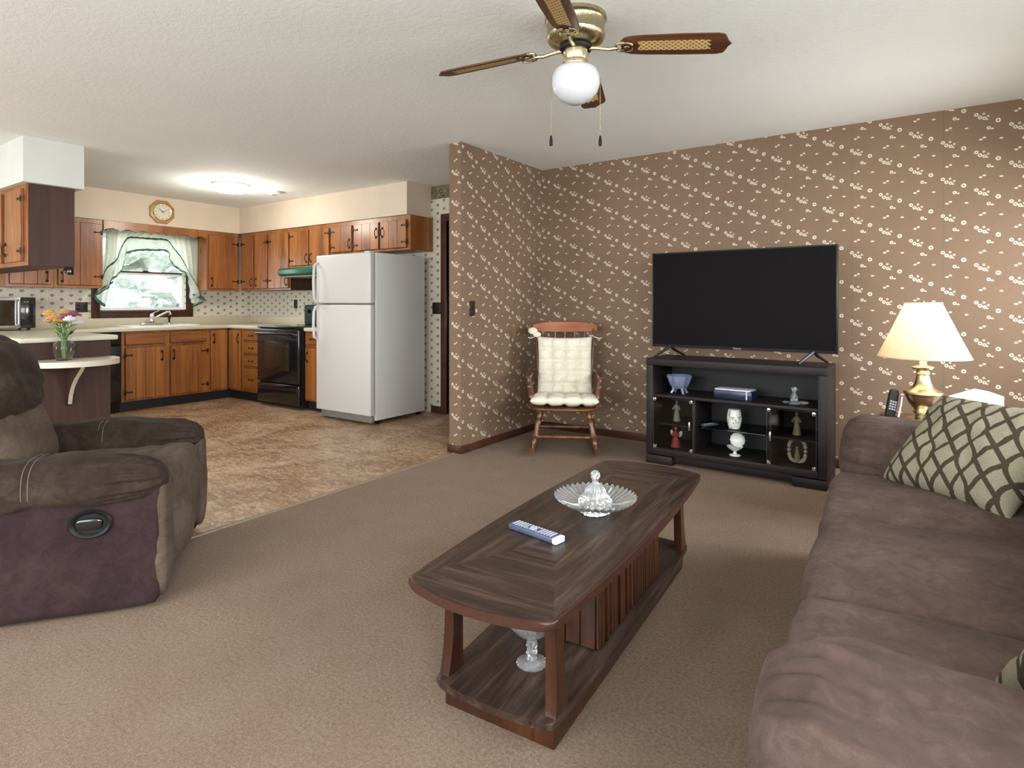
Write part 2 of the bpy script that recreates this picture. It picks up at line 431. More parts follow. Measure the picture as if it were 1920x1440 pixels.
    def pad(s, c, d, r=.05, n=20, crown=(0, 0, 0), wr=0.0, wsc=5, seed=0, fn=None):
        """box with an absolute edge radius r, crowned faces and cloth wrinkles"""
        t = bmesh.new(); bmesh.ops.create_cube(t, size=2)
        bmesh.ops.subdivide_edges(t, edges=list(t.edges), cuts=n, use_grid_fill=True)
        h = [x/2 for x in d]
        for v in t.verts:
            p = v.co.copy()
            for i in range(3): p[i] = math.copysign(abs(p[i])**.8, p[i])
            q = Vector([p[i]*h[i] for i in range(3)])
            k = Vector([max(-(h[i]-r), min(h[i]-r, q[i])) for i in range(3)])
            e = q-k
            g = k + e.normalized()*r if e.length > 1e-6 else q
            g.x += math.copysign(1, p.x)*crown[0]*(1-p.y*p.y)*(1-p.z*p.z)*(abs(p.x) > .98)
            g.y += math.copysign(1, p.y)*crown[1]*(1-p.x*p.x)*(1-p.z*p.z)*(abs(p.y) > .98)
            g.z += math.copysign(1, p.z)*crown[2]*(1-p.x*p.x)*(1-p.y*p.y)*(abs(p.z) > .98)
            if wr: g += e.normalized()*wr*noise.fractal(Vector((g.x*wsc+seed, g.y*wsc, g.z*wsc)), .8, 2.1, 3)
            if fn: g = fn(p, g)
            v.co = g
        s._merge(t, None, c); return s
    def quilt(s, W, H, T, nx=0, ny=0, cc=.06, n=40, seed=0, dip=.92, lay=None):
        """stuffed flat cushion: two bulging faces meeting in a seam, optional button tufts"""
        tf = [(-1+2*i/nx, -1+2*j/ny) for i in range(1, nx) for j in range(1, ny)] if nx else []
        def P(u, v, sd):
            e = (max(0, 1-u**6)**.5)*(max(0, 1-v**6)**.5) if nx else (max(0, 1-abs(u)**3.5)*max(0, 1-abs(v)**3.5))**.55
            d_ = 0
            if nx:
                for (a, b) in tf:
                    d_ = max(d_, math.exp(-(((u-a)*nx)**2+((v-b)*ny)**2)*2.6))
                gx = min(abs(u-(-1+2*i/nx)) for i in range(1, nx))*nx; gy = min(abs(v-(-1+2*j/ny)) for j in range(1, ny))*ny
                d_ = max(d_, .5*math.exp(-(gx*gx)*12), .5*math.exp(-(gy*gy)*12))
            nz = noise.fractal(Vector((u*3+seed, v*3, sd)), .8, 2, 3)
            z = sd*T/2*e*(1-dip*d_)*(1+.12*nz)
            x = u*W/2*(1-cc*(1-v*v)); y = v*H/2*(1-cc*(1-u*u))
            q = Vector((x, y, z)); return lay(u, v, q) if lay else q
        us = [math.copysign(abs(-1+2*i/n)**.9, -1+2*i/n) for i in range(n+1)]
        s.grid([[P(u, v, 1) for v in us] for u in us]); s.grid([[P(u, v, -1) for v in us] for u in us][::-1])
        return s
    def build(s, name, mat, parent=None, loc=(0, 0, 0), rot=(0, 0, 0), smooth=40, mats=None):
        bmesh.ops.remove_doubles(s.bm, verts=s.bm.verts, dist=1e-5)
        bmesh.ops.recalc_face_normals(s.bm, faces=s.bm.faces)
        me = bpy.data.meshes.new(name); s.bm.to_mesh(me); s.bm.free()
        me.polygons.foreach_set('use_smooth', [True]*len(me.polygons))
        me.set_sharp_from_angle(angle=R_(smooth))
        me.materials.append(mat if not isinstance(mat, str) else M[mat])
        for x in (mats or []): me.materials.append(M[x])
        o = bpy.data.objects.new(name, me); C.objects.link(o)
        o.location = loc; o.rotation_euler = rot
        if parent: o.parent = parent
        return o

def tag(o, label, cat, group=None):
    o['label'] = label; o['category'] = cat
    if group: o['group'] = group
    return o
def thing(name, label, cat, loc=(0, 0, 0), rz=0, group=None):
    o = bpy.data.objects.new(name, None); C.objects.link(o); o.empty_display_size = .05
    o.location = loc; o.rotation_euler = (0, 0, rz)
    return tag(o, label, cat, group)
def struct(name, mb, mat, parent=None, **k):
    o = mb.build(name, mat, parent, **k)
    if not parent: o['kind'] = 'structure'
    return o
def copy_tree(o, parent=None):
    c = o.copy(); C.objects.link(c)
    if parent: c.parent = parent
    for ch in list(o.children): copy_tree(ch, c)
    return c

# ------------------------------------------------------------------ the setting
CZ = 2.44
XW, YW, XR, YR = -7.74, 4.80, 1.25, -2.0
struct('floor', MB().box((-3.0, YR-.12, -.1), (XR+.12, YW+.12, 0)), 'carpet')
struct('floor_kitchen', MB().box((XW-.12, YR-.12, -.1), (-3.0, YW+.12, -.004)), 'vinyl')
struct('trim_1', MB().box((-3.018, YR, -.004), (-2.988, 3.585, .004), .002), plain('tan_edge_strip', (.30, .23, .17), .7))
struct('ceiling', MB().box((XW-.12, YR-.12, CZ), (XR+.12, YW+.12, CZ+.1)), 'ceiling')
struct('wall_right', MB().box((-3.06, YW, 0), (XR+.12, YW+.12, CZ)), 'tvwall')
# kitchen wall (cream paper) with the side door opening at x -4.10 .. -3.25
b = MB().box((XW, YW, 0), (-4.12, YW+.12, CZ)).box((-3.30, YW, 0), (-3.06, YW+.12, CZ)).box((-4.12, YW, 2.06), (-3.30, YW+.12, CZ))
struct('wall_kitchen', b, 'cream_x')
struct('trim_2', MB().box((-4.345, YW-.004, 2.30), (-3.07, YW, CZ)), 'border')
# window wall
WY0, WY1, WZ0, WZ1 = 2.93, 3.90, 1.10, 2.02
b = MB().box((XW-.12, YR, 0), (XW, WY0, CZ)).box((XW-.12, WY1, 0), (XW, YW, CZ)).box((XW-.12, WY0, 0), (XW, WY1, WZ0)).box((XW-.12, WY0, WZ1), (XW, WY1, CZ))
struct('wall_window', b, 'cream_y')
# partition
b = MB().box((-3.06, 3.59, 0), (-2.94, YW, CZ))
struct('wall_partition', b, 'partwall')
# right-hand wall with the couch window
def wall_holes_x(x0, x1, y0, y1, holes):
    b = MB(); ys = [y0]
    for (a, c, z0, z1) in holes:
        b.box((x0, ys[-1], 0), (x1, a, CZ)); b.box((x0, a, 0), (x1, c, z0)); b.box((x0, a, z1), (x1, c, CZ)); ys.append(c)
    b.box((x0, ys[-1], 0), (x1, y1, CZ)); return b
struct('wall_couch_side', wall_holes_x(XR, XR+.12, YR, YW, [(-1.6, -.2, .9, 2.1), (.6, 2.9, 1.0, 2.1), (3.56, 4.48, .9, 2.1)]), 'plain_wall')
b = MB()
for (x0, x1, z0, z1) in ((XW, -6.6, 0, CZ), (-6.6, -4.6, 0, .55), (-6.6, -4.6, 2.15, CZ), (-4.6, -3.25, 0, CZ), (-3.25, -.25, 0, .55), (-3.25, -.25, 2.15, CZ), (-.25, XR, 0, CZ)):
    b.box((x0, YR-.12, z0), (x1, YR, z1))
struct('wall_rear', b, 'plain_wall')
# soffits
struct('wall_soffit_window', MB().box((XW, 1.995, 2.10), (-7.41, YW, CZ)), 'soffit')
struct('wall_soffit_kitchen', MB().box((-7.41, 4.43, 2.10), (-4.35, YW, CZ)), 'soffit')
struct('wall_soffit_peninsula', MB().box((XW, 1.595, 2.095), (-5.545, 1.99, CZ)), 'white_paint')
# baseboards
def base(name, pts):
    b = MB()
    for (a, c) in pts: b.box(a, c, .004)
    return struct(name, b, 'mahog')
base('baseboard_partition', [((-2.94, 3.578, 0), (-2.928, YW-.012, .062)), ((-3.072, 3.578, 0), (-2.94, 3.59, .062))])
base('baseboard_right', [((-2.928, YW-.012, 0), (XR, YW, .062))])
base('baseboard_kitchen', [((-4.345, YW-.012, 0), (-4.20, YW, .075))])
base('baseboard_passage', [((-3.072, 3.592, 0), (-3.06, YW, .062))])
base('baseboard_couch_side', [((XR-.012, YR, 0), (XR, YW-.013, .062))])

# side door in the kitchen wall
d = MB().box((-4.12, YW+.03, 0), (-3.30, YW+.07, 2.05)); door = struct('door_1', d, 'mahog')
t = MB().box((-4.20, YW-.018, 0), (-4.12, YW+.03, 2.13), .004).box((-3.30, YW-.018, 0), (-3.22, YW+.03, 2.13), .004).box((-4.12, YW-.018, 2.05), (-3.30, YW+.03, 2.13), .004)
t.build('door_casing', 'mahog', door)
MB().lathe([(.0, -.05), (.024, -.05), (.028, -.03), (.012, -.012), (.012, .0)], (-3.38, YW+.03, .95), 16, 'y').build('door_handle', 'brass', door)

# kitchen window
wn = struct('window_1', MB().box((XW-.07, WY0, WZ0), (XW-.03, WY0+.035, WZ1)).box((XW-.07, WY1-.035, WZ0), (XW-.03, WY1, WZ1))
       .box((XW-.07, WY0+.035, WZ0), (XW-.03, WY1-.035, WZ0+.03)).box((XW-.07, WY0+.035, WZ1-.03), (XW-.03, WY1-.035, WZ1)), 'whitep')
c = MB()
for (a, e) in (((XW, WY0-.085, WZ0-.10), (XW+.022, WY0, WZ1+.07)), ((XW, WY1, WZ0-.10), (XW+.022, WY1+.085, WZ1+.07)), ((XW, WY0, WZ0-.10), (XW+.022, WY1, WZ0)), ((XW, WY0, WZ1), (XW+.022, WY1, WZ1+.07)),
               ((XW+.015, WY0-.02, WZ0-.035), (XW+.034, WY1+.02, WZ0-.005))): c.box(a, e, .005)
c.build('window_casing', 'mahog', wn)
MB().box((XW-.06, WY0+.035, 1.545), (XW-.025, WY1-.035, 1.565), .003).box((XW-.03, 3.40, 1.56), (XW-.015, 3.46, 1.58), .003).build('meeting_rail', 'mahog', wn)
MB().box((XW-.055, WY0+.035, 1.522), (XW-.03, WY1-.035, 1.545)).build('sash_rail', 'whitep', wn)
MB().box((XW-.052, WY0+.035, WZ0+.03), (XW-.048, WY1-.035, 1.522)).box((XW-.052, WY0+.035, 1.565), (XW-.048, WY1-.035, WZ1-.03)).build('pane', 'pane', wn)
# windows behind the camera
def simple_window(name, b0, b1, axis):
    w = MB()
    (x0, y0, z0), (x1, y1, z1) = b0, b1; f = .05
    if axis == 'x':
        w.box((x0, y0, z0), (x1, y0+f, z1)).box((x0, y1-f, z0), (x1, y1, z1)).box((x0, y0+f, z0), (x1, y1-f, z0+f)).box((x0, y0+f, z1-f), (x1, y1-f, z1)).box((x0, (y0+y1)/2-.02, z0+f), (x1, (y0+y1)/2+.02, z1-f))
    else:
        w.box((x0, y0, z0), (x0+f, y1, z1)).box((x1-f, y0, z0), (x1, y1, z1)).box((x0+f, y0, z0), (x1-f, y1, z0+f)).box((x0+f, y0, z1-f), (x1-f, y1, z1)).box(((x0+x1)/2-.02, y0, z0+f), ((x0+x1)/2+.02, y1, z1-f))
    return struct(name, w, 'whitep')
simple_window('window_2', (XR+.02, .6, 1.0), (XR+.06, 2.9, 2.1), 'x')
simple_window('window_5', (XR+.02, 3.56, .9), (XR+.06, 4.48, 2.1), 'x')
simple_window('added_side_window', (XR+.02, -1.6, .9), (XR+.06, -.2, 2.1), 'x')  # unseen window added as the opening for the side fill
simple_window('window_3', (-3.25, YR-.08, .55), (-.25, YR-.04, 2.15), 'y')
simple_window('window_4', (-6.6, YR-.08, .55), (-4.6, YR-.04, 2.15), 'y')
# outdoors
struct('ground', MB().box((-40, -30, -.5), (40, 40, -.4)), 'lawn')
def tree(x, y, h, r, label):
    t = thing('tree', label, 'tree', (x, y, -.4), 0)
    MB().tube([(0, 0, 0), (.05, 0, h*.4), (0, .05, h*.75)], [.16, .12, .06], 10).build('trunk', 'bark', t)
    b = MB()
    for k in range(70):
        a = random.random()*2*pi; q = random.random()**.5*r
        b.ball((cos(a)*q, sin(a)*q, h*(.12+.78*random.random())), r*(.16+.20*random.random()), 2, (1, 1, .7), jit=.8)
    b.build('crown', 'foliage', t)
tree(-15.0, 5.7, 5.0, 1.15, 'slim tree outside the sink window at its left half')
tree(-20.5, 10.2, 6.6, 1.4, 'tree outside the sink window at its right half')
tree(-27.0, 9.2, 7.0, 1.5, 'far pale tree left of centre beyond the sink window')
tree(-27.5, 14.0, 7.0, 1.5, 'far pale tree at the right edge beyond the sink window')

# ------------------------------------------------------------------ kitchen cabinets
def vhandle(parent, x, z, h=.10, y=-.026, horiz=False):
    b = MB()
    if horiz:
        b.tube([(x-h/2, y, z), (x-h/4, y-.022, z), (x+h/4, y-.022, z), (x+h/2, y, z)], .0045, 6)
        b.box((x-h/2-.008, y-.003, z-.014), (x-h/2+.010, y+.002, z+.014), .003).box((x+h/2-.010, y-.003, z-.014), (x+h/2+.008, y+.002, z+.014), .003)
    else:
        b.tube([(x, y, z-h/2), (x, y-.022, z-h/4), (x, y-.022, z+h/4), (x, y, z+h/2)], .0045, 6)
        b.box((x-.014, y-.003, z-h/2-.012), (x+.014, y+.002, z-h/2+.014), .003).box((x-.014, y-.003, z+h/2-.014), (x+.014, y+.002, z+h/2+.012), .003)
    return b.build('handle', 'iron', parent)
def hinge(parent, x, z, side, y=-.024):
    b = MB(); s = 1 if side == 'l' else -1
    b.box((min(x, x+s*.055), y-.003, z-.006), (max(x, x+s*.055), y+.001, z+.006), .002)
    b.box((x-.012-s*.006, y-.003, z-.024), (x+.012-s*.006, y+.001, z+.024), .002)
    b.ball((x+s*.060, y-.001, z), .011, 1, (1, .3, 1.3))
    b.build('hinge', 'iron', parent)
def door_mesh(x0, x1, z0, z1, planks, y=0):
    b = MB(); w_ = (x1-x0)/planks
    for k in range(planks):
        b.box((x0+k*w_+(.0008 if k else 0), y-.022, z0), (x0+(k+1)*w_-(.0008 if k < planks-1 else 0), y, z1), .0028, 1)
    return b
def cabinet(name, label, loc, rz, W, D, z0, z1, doors=(), drawers=(), rz_hl=True, group=None, sidemat='cab', face=.022):
    """front face at local y=0, body goes to y=D. doors: (x0,x1,z0,z1,handle_side,handle_z_frac,hinge_side,planks)"""
    t = thing(name, label, 'cabinet', loc, rz, group)
    MB().box((0, .002, z0), (W, D, z1), .002, 1).build('body', sidemat, t)
    b = MB().box((0, -.003, z0), (W, .002, z1), .001, 1)
    b.build('face_frame', 'cab', t)
    for (x0, x1, a, c, hs, hz, gs, pl) in doors:
        g = MB().box((x0-.004, -.0045, a-.004), (x1+.004, -.003, c+.004)); g.build('door_gap', 'cabedge', t)
        d_ = door_mesh(x0, x1, a, c, pl, -.0045).build('door', 'cab', t)
        if hs: vhandle(d_, x1-.032 if hs == 'r' else x0+.032, a+(c-a)*hz, .095)
        if gs:
            for q in ((.14, .86) if c-a > .3 else (.2, .8)): hinge(d_, x0 if gs == 'l' else x1, a+(c-a)*q, gs, -.0275)
    for (x0, x1, a, c, hd) in drawers:
        g = MB().box((x0-.004, -.0045, a-.006), (x1+.004, -.003, c+.004)); g.build('drawer_gap', 'cabedge', t)
        d_ = MB().box((x0, -.026, a), (x1, -.0045, c), .004, 1).build('drawer', 'cabx', t)
        if hd: vhandle(d_, (x0+x1)/2, (a+c)/2, .085, -.028, True)
    return t
A90 = pi/2
UB, UT = 1.345, 2.098
UD = XW+.0+.0
# upper run on the window wall (front at x=-7.41, local x -> +y)
def upW(y0, y1, label, doors, name='wall_cabinet'):
    return cabinet(name, label, (-7.43, y0, 0), A90, y1-y0, .308, UB, UT, doors)
upW(1.995, 2.39, 'wall cabinet left of the sink window, half hidden by the hanging peninsula cabinet', [(.03, .365, UB+.03, UT-.05, 'r', .12, None, 3)])
upW(2.392, 2.843, 'plank-door wall cabinet directly left of the sink window, glossy at its top', [(.035, .425, UB+.03, UT-.05, 'l', .12, 'r', 2)])
cc = upW(4.00, 4.425, 'corner wall cabinet directly right of the sink window', [(.025, .40, UB+.025, UT-.05, 'l', .12, 'r', 2)])
# upper run on the stove wall (front at y=4.43, local x -> +x)
def upK(x0, x1, z0, label, doors, sidemat='cab'):
    return cabinet('wall_cabinet', label, (x0, 4.455, 0), 0, x1-x0, .343, z0, UT, doors, sidemat=sidemat)
upK(-7.405, -7.085, UB, 'narrow wall cabinet in the kitchen corner on the stove wall', [(.05, .30, UB+.025, UT-.05, 'r', .12, 'l', 2)])
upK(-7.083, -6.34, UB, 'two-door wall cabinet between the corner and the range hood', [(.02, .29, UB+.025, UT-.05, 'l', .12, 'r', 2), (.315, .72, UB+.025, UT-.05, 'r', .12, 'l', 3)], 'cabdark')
upK(-6.338, -5.575, 1.61, 'two-door wall cabinet above the green range hood', [(.02, .37, 1.635, UT-.05, 'r', .2, 'l', 3), (.395, .745, 1.635, UT-.05, 'l', .2, 'r', 3)])
upK(-5.573, -4.32, 1.735, 'three-door wall cabinet over the white refrigerator', [(.02, .37, 1.76, UT-.05, 'r', .3, 'l', 2), (.41, .80, 1.76, UT-.05, 'r', .6, 'l', 3), (.83, 1.21, 1.76, UT-.05, 'l', .6, 'r', 3)])
# valance board with scallops between the wall cabinets
pts = [(2.845, 2.098), (2.845, 1.985)]
N_ = 7; L_ = (3.998-2.845)/N_
for k in range(N_):
    for j in range(1, 13):
        pts.append((2.845+L_*(k+j/12), 1.985+.032*abs(sin(pi*j/12))**.8))
pts += [(3.998, 2.098)]
tag(MB().prism(pts, .02, 'yz', -7.428).build('scalloped_valance', 'cab'), 'scalloped wood valance board above the sink window', 'valance')
# lower run
LB, LT = .105, .868
def loW(y0, y1, label, doors=(), drawers=(), **k):
    return cabinet('base_cabinet', label, (-7.105, y0, 0), A90, y1-y0, .62, LB, LT, doors, drawers, **k)
loW(2.895, 3.85, 'two-door sink base cabinet under the kitchen window', [(.035, .44, .13, .69, 'r', .82, 'l', 4), (.505, .925, .13, .69, 'l', .82, 'r', 4)], [(.035, .44, .725, .85, False), (.505, .925, .725, .85, False)])
loW(3.852, 4.085, 'one-door base cabinet in the corner right of the sink', [(.02, .225, .13, .85, 'l', .86, None, 2)])
def loK(x0, x1, label, doors=(), drawers=()):
    return cabinet('base_cabinet', label, (x0, 4.11, 0), 0, x1-x0, .66, LB, LT, doors, drawers)
loK(-7.08, -6.785, 'narrow corner base cabinet left of the drawer stack', [(.012, .255, .13, .85, 'r', .86, None, 2)])
loK(-6.783, -6.40, 'base cabinet with a stack of four drawers beside the stove', (), [(.03, .36, .735, .85, True), (.03, .36, .58, .705, True), (.03, .36, .425, .55, True), (.03, .36, .13, .395, True)])
loK(-5.575, -5.26, 'narrow base cabinet between the stove and refrigerator', [(.025, .29, .13, .69, 'l', .82, None, 1)], [(.025, .29, .725, .85, True)])
MB().box((0, .04, 0), (.31, .06, .104)).build('toe_board', 'toe', [o for o in bpy.data.objects if o.get('label', '').startswith('narrow base cabinet between')][0])
tag(MB().prism([(-7.16, 2.895), (-7.14, 2.895), (-7.14, 4.15), (-6.405, 4.15), (-6.405, 4.17), (-7.16, 4.17)], .104).build('toe_kick', 'toe'), 'black recessed toe kick under the kitchen base cabinets', 'toe kick')
# dishwasher
t = thing('dishwasher', 'black dishwasher beside the sink base cabinet, partly behind the peninsula', 'dishwasher', (-7.105, 2.285, 0), A90)
MB().box((0, .02, .0), (.605, .6, .868), .003).build('body', 'blackm', t)
d_ = MB().box((.003, -.02, .12), (.602, .018, .72), .006).build('door', 'black', t)
MB().box((.003, -.024, .73), (.602, .018, .865), .006).build('control_panel', 'blackm', t)
# countertops
b = MB()
b.box((-7.735, 1.58, .87), (-7.065, 4.10, .91), .010, 3)
tag(b.box((-7.735, 4.075, .87), (-6.405, 4.795, .91), .010, 3)
    .box((-7.738, 1.60, .908), (-7.718, 4.795, 1.01), .004).box((-7.72, 4.778, .908), (-6.405, 4.798, 1.01), .004).build('countertop', 'lam'),
    'beige laminate L-shaped countertop with low backsplash around the sink corner', 'countertop')
tag(MB().box((-5.572, 4.075, .87), (-5.26, 4.795, .91), .010, 3).box((-5.572, 4.778, .908), (-5.26, 4.798, 1.01), .004).build('countertop', 'lamedge'), 'short strip of countertop between stove and refrigerator', 'countertop')
# sink
t = thing('kitchen_sink', 'white drop-in sink set into the counter under the window', 'sink', (-7.40, 3.42, .911), A90)
b = MB(); rows = []
for (sx, sy, z) in ((.40, .24, 0), (.40, .24, .012), (.37, .21, .014), (.34, .18, .004), (.33, .17, -.03)):
    rows.append([(sx*math.copysign(abs(cos(a))**.35, cos(a)), sy*math.copysign(abs(sin(a))**.35, sin(a)), z) for a in [2*pi*k/48 for k in range(48)]])
b.grid(rows, False, True); b.build('basin_rim', 'white', t)
t = thing('faucet', 'chrome single-lever kitchen faucet behind the sink', 'faucet', (-7.60, 3.43, .922), A90)
MB().box((-.13, -.03, 0), (.13, .03, .018), .008, 2).build('base_plate', 'chrome', t)
MB().lathe([(.032, .018), (.026, .04), (.024, .08), (.03, .10), (.026, .125), (0, .135)], (0, 0, 0), 16).build('body', 'chrome', t)
MB().tube([(0, 0, .06), (.03, -.05, .09), (.10, -.15, .15), (.12, -.18, .155), (.125, -.19, .12)], [.013, .012, .011, .012, .012], 10).build('spout', 'chrome', t)
MB().tube([(0, 0, .12), (.02, -.03, .15), (.05, -.06, .168)], [.008, .007, .007], 8).build('lever', 'chrome', t)
t = thing('sink_sprayer', 'black and chrome side sprayer right of the kitchen faucet', 'sprayer', (-7.60, 3.63, .922), 0)
MB().lathe([(.022, 0), (.018, .012), (.012, .02)], (0, 0, 0), 14).build('collar', 'chrome', t)
MB().lathe([(.010, .02), (.012, .06), (.018, .09), (.016, .115), (0, .12)], (0, 0, 0), 14).build('spray_head', 'iron', t)

# stove
t = thing('stove', 'black electric range between the drawer stack and the refrigerator', 'stove', (-6.395, 4.05, 0), 0)
MB().box((0, .035, .02), (.805, .70, .895), .004).build('body', 'blackm', t)
MB().box((-.004, .0, .895), (.809, .70, .915), .006, 2).build('cooktop', 'black', t)
od = MB().box((.012, -.012, .28), (.793, .034, .885), .010, 3).build('oven_door', 'black', t)
MB().box((.16, -.016, .42), (.62, -.011, .74), .004, 2).build('window', 'glassdark', od)
MB().tube([(.03, -.012, .825), (.05, -.055, .835), (.40, -.068, .838), (.755, -.055, .835), (.775, -.012, .825)], .014, 10).build('handle', 'black', od)
dr = MB().box((.012, -.012, .045), (.793, .034, .265), .010, 3).build('drawer', 'black', t)
rows = []
MB().box((.06, -.022, .205), (.745, -.010, .250), .006).build('drawer_pull', 'black', dr)
bg_ = MB().box((.0, .64, .915), (.805, .72, 1.16), .012, 2).build('backguard', plain('greenish_black_enamel', (.012, .035, .028), .3), t)
for k in range(5):
    MB().lathe([(.0, -.03), (.02, -.028), (.022, -.008), (.026, 0)], (.10+k*.15, .638, 1.08), 16, 'y').build('knob', 'iron', bg_)
for (x, y, r) in ((.2, .2, .09), (.2, .48, .075), (.6, .2, .075), (.6, .48, .09)):
    MB().lathe([(r, 0), (r, .004), (r*.9, .006), (0, .006)], (x, y, .913), 32).build('burner', 'glassdark', t)
# hood
t = thing('range_hood', 'dark green range hood under the cabinet above the stove', 'range hood', (-6.335, 4.30, 0), 0)
MB().prism([(0, 1.60), (.48, 1.60), (.48, 1.505), (.0, 1.505), (-.03, 1.53), (-.03, 1.575)], .758, 'yz', 0, .006).build('canopy', 'hood', t)
MB().box((.02, .01, 1.490), (.738, .46, 1.505), .003).build('filter', 'hoodin', t)
# peninsula
t = thing('peninsula_cabinet', 'brown panelled kitchen peninsula base with a curved shelf at its end', 'kitchen peninsula', (-5.60, 1.60, 0), 0)
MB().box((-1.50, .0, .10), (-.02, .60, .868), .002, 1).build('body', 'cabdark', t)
MB().box((-.02, -.002, 0), (.0, .602, .868), .002, 1).build('end_panel', 'cabdark', t)
for k in range(3):
    x0 = -.50-k*.46
    d_ = door_mesh(x0, x0+.42, .13, .69, 3, -.002).build('door', 'cab', t); vhandle(d_, x0+.035, .6)
    MB().box((x0, -.024, .72), (x0+.42, -.002, .85), .004).build('drawer', 'cabx', t)
b = MB(); rows = []
tag(MB().box((-7.065, 1.57, .872), (-5.555, 2.245, .912), .014, 3).build('countertop', 'lamedge'), 'pale peninsula countertop with rounded front edge, microwave at its far end', 'countertop')
# curved shelf
poly = [(-5.60, 1.585)]
for k in range(0, 25):
    a = -pi/2 + pi*k/24
    poly.append((-5.595+.40*abs(cos(a))**.75, 1.90 + .315*sin(a)))
poly.append((-5.60, 2.215))
t2 = t
MB().prism(poly, .042, 'xy', .694, .006).build('bar_shelf', 'lamedge', t2, (5.60, -1.60, 0))
br = [(.0, .694), (.30, .694), (.265, .66), (.17, .59), (.10, .52), (.06, .45), (.04, .38), (.0, .36)]
bk = MB().prism([(-5.599+p[0], p[1]) for p in br], .024, 'xz', 1.885, .002).build('bracket', 'cabdark', t2, (5.60, -1.60, 0))
rows = []
for p in br[1:-1]: rows.append([(-5.599+p[0]+.001, 1.884, p[1]-.001), (-5.599+p[0]+.001, 1.910, p[1]-.001), (-5.599+p[0]+.004, 1.910, p[1]-.004), (-5.599+p[0]+.004, 1.884, p[1]-.004)])
MB().grid(rows, False, True, True).build('edge_band', 'lam', bk)
# hanging cabinets over the peninsula
t = thing('hanging_cabinet', 'dark sided hanging cabinet over the peninsula with yellowish front doors', 'cabinet', (-5.60, 1.645, 0), 0)
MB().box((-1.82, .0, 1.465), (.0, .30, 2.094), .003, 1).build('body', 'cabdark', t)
MB().box((-1.82, -.012, 1.465), (.0, .0, 2.094), .002, 1).build('face_frame', 'cab', t)
for k in range(4):
    x0 = -.42-k*.44
    d_ = door_mesh(x0, x0+.36, 1.50, 2.06, 2, -.012).build('door', 'cab', t); vhandle(d_, x0+(.33 if k % 2 else .03), 1.60, .09, -.036)
    for q in (1.58, 1.98): hinge(d_, x0 if k % 2 else x0+.36, q, 'l' if k % 2 else 'r', -.036)
tag(MB().box((-5.70, 1.90, 1.405), (-5.615, 1.945, 1.463), .006).box((-5.69, 1.895, 1.42), (-5.65, 1.90, 1.45), .003).build('can_opener', 'black'), 'small black gadget hung under the hanging cabinet corner', 'gadget')

# fridge
t = thing('refrigerator', 'off-white top-freezer refrigerator beside the sprig-papered wall', 'refrigerator', (-5.155, 3.925, 0), 0)
W_ = .82
MB().box((0, .072, .035), (W_, .76, 1.672), .006, 2).build('body', 'fridgelit', t)
fd = MB().box((0, 0, 1.178), (W_-.005, .064, 1.672), .012, 3).build('freezer_door', 'fridge', t)
rd = MB().box((0, 0, .085), (W_-.005, .064, 1.163), .012, 3).build('fridge_door', 'fridge', t)
MB().box((.01, .064, .09), (W_-.015, .073, 1.665)).build('door_gasket', 'grey', t)
MB().tube([(.035, 0, 1.60), (.03, -.045, 1.57), (.03, -.055, 1.40), (.03, -.05, 1.24), (.03, -.03, 1.20), (.03, 0, 1.19)], [.011, .014, .014, .014, .013, .011], 8).build('handle', 'fridge', fd)
MB().tube([(.03, 0, 1.15), (.03, -.03, 1.14), (.03, -.05, 1.09), (.03, -.055, .95), (.03, -.045, .83), (.035, 0, .80)], [.011, .013, .014, .014, .014, .011], 8).build('handle', 'fridge', rd)
b = MB().box((.05, .03, .015), (W_-.02, .07, .08), .004)
for k in range(7): b.box((.06, .024, .02+k*.0085), (W_-.03, .031, .024+k*.0085))
b.build('grille', 'grey', t)
MB().box((W_-.09, .0, 1.672), (W_-.02, .07, 1.684), .003).build('hinge_cap', 'fridgelit', t)
MB().box((.02, .10, 0), (.06, .14, .036)).box((W_-.06, .10, 0), (W_-.02, .14, .036)).box((.02, .68, 0), (.06, .72, .036)).box((W_-.06, .68, 0), (W_-.02, .72, .036)).build('foot', 'blackm', t)

# microwave on the counter corner
t = thing('microwave', 'silver and black microwave oven on the counter left of the flowers', 'microwave', (-7.24, 1.68, .912), A90)
MB().box((0, .012, .02), (.50, .34, .325), .005).build('body', 'blackm', t)
d_ = MB().box((.0, -.012, .022), (.38, .012, .323), .006, 2).build('door', 'steel', t)
MB().box((.03, -.016, .05), (.335, -.011, .295), .003).build('window', 'glassdark', d_)
MB().tube([(.358, -.012, .05), (.358, -.035, .06), (.358, -.035, .285), (.358, -.012, .295)], .008, 8).build('handle', 'steel', d_)
cp = MB().box((.382, -.012, .022), (.50, .012, .323), .004).build('control_panel', 'black', t)
MB().box((.40, -.015, .26), (.48, -.011, .295), .002).build('display', 'glassdark', cp)
for (x, y) in ((.04, .05), (.46, .05), (.04, .3), (.46, .3)): MB().lathe([(.014, 0), (.016, .02)], (x, y, 0), 10).build('foot', 'blackm', t)

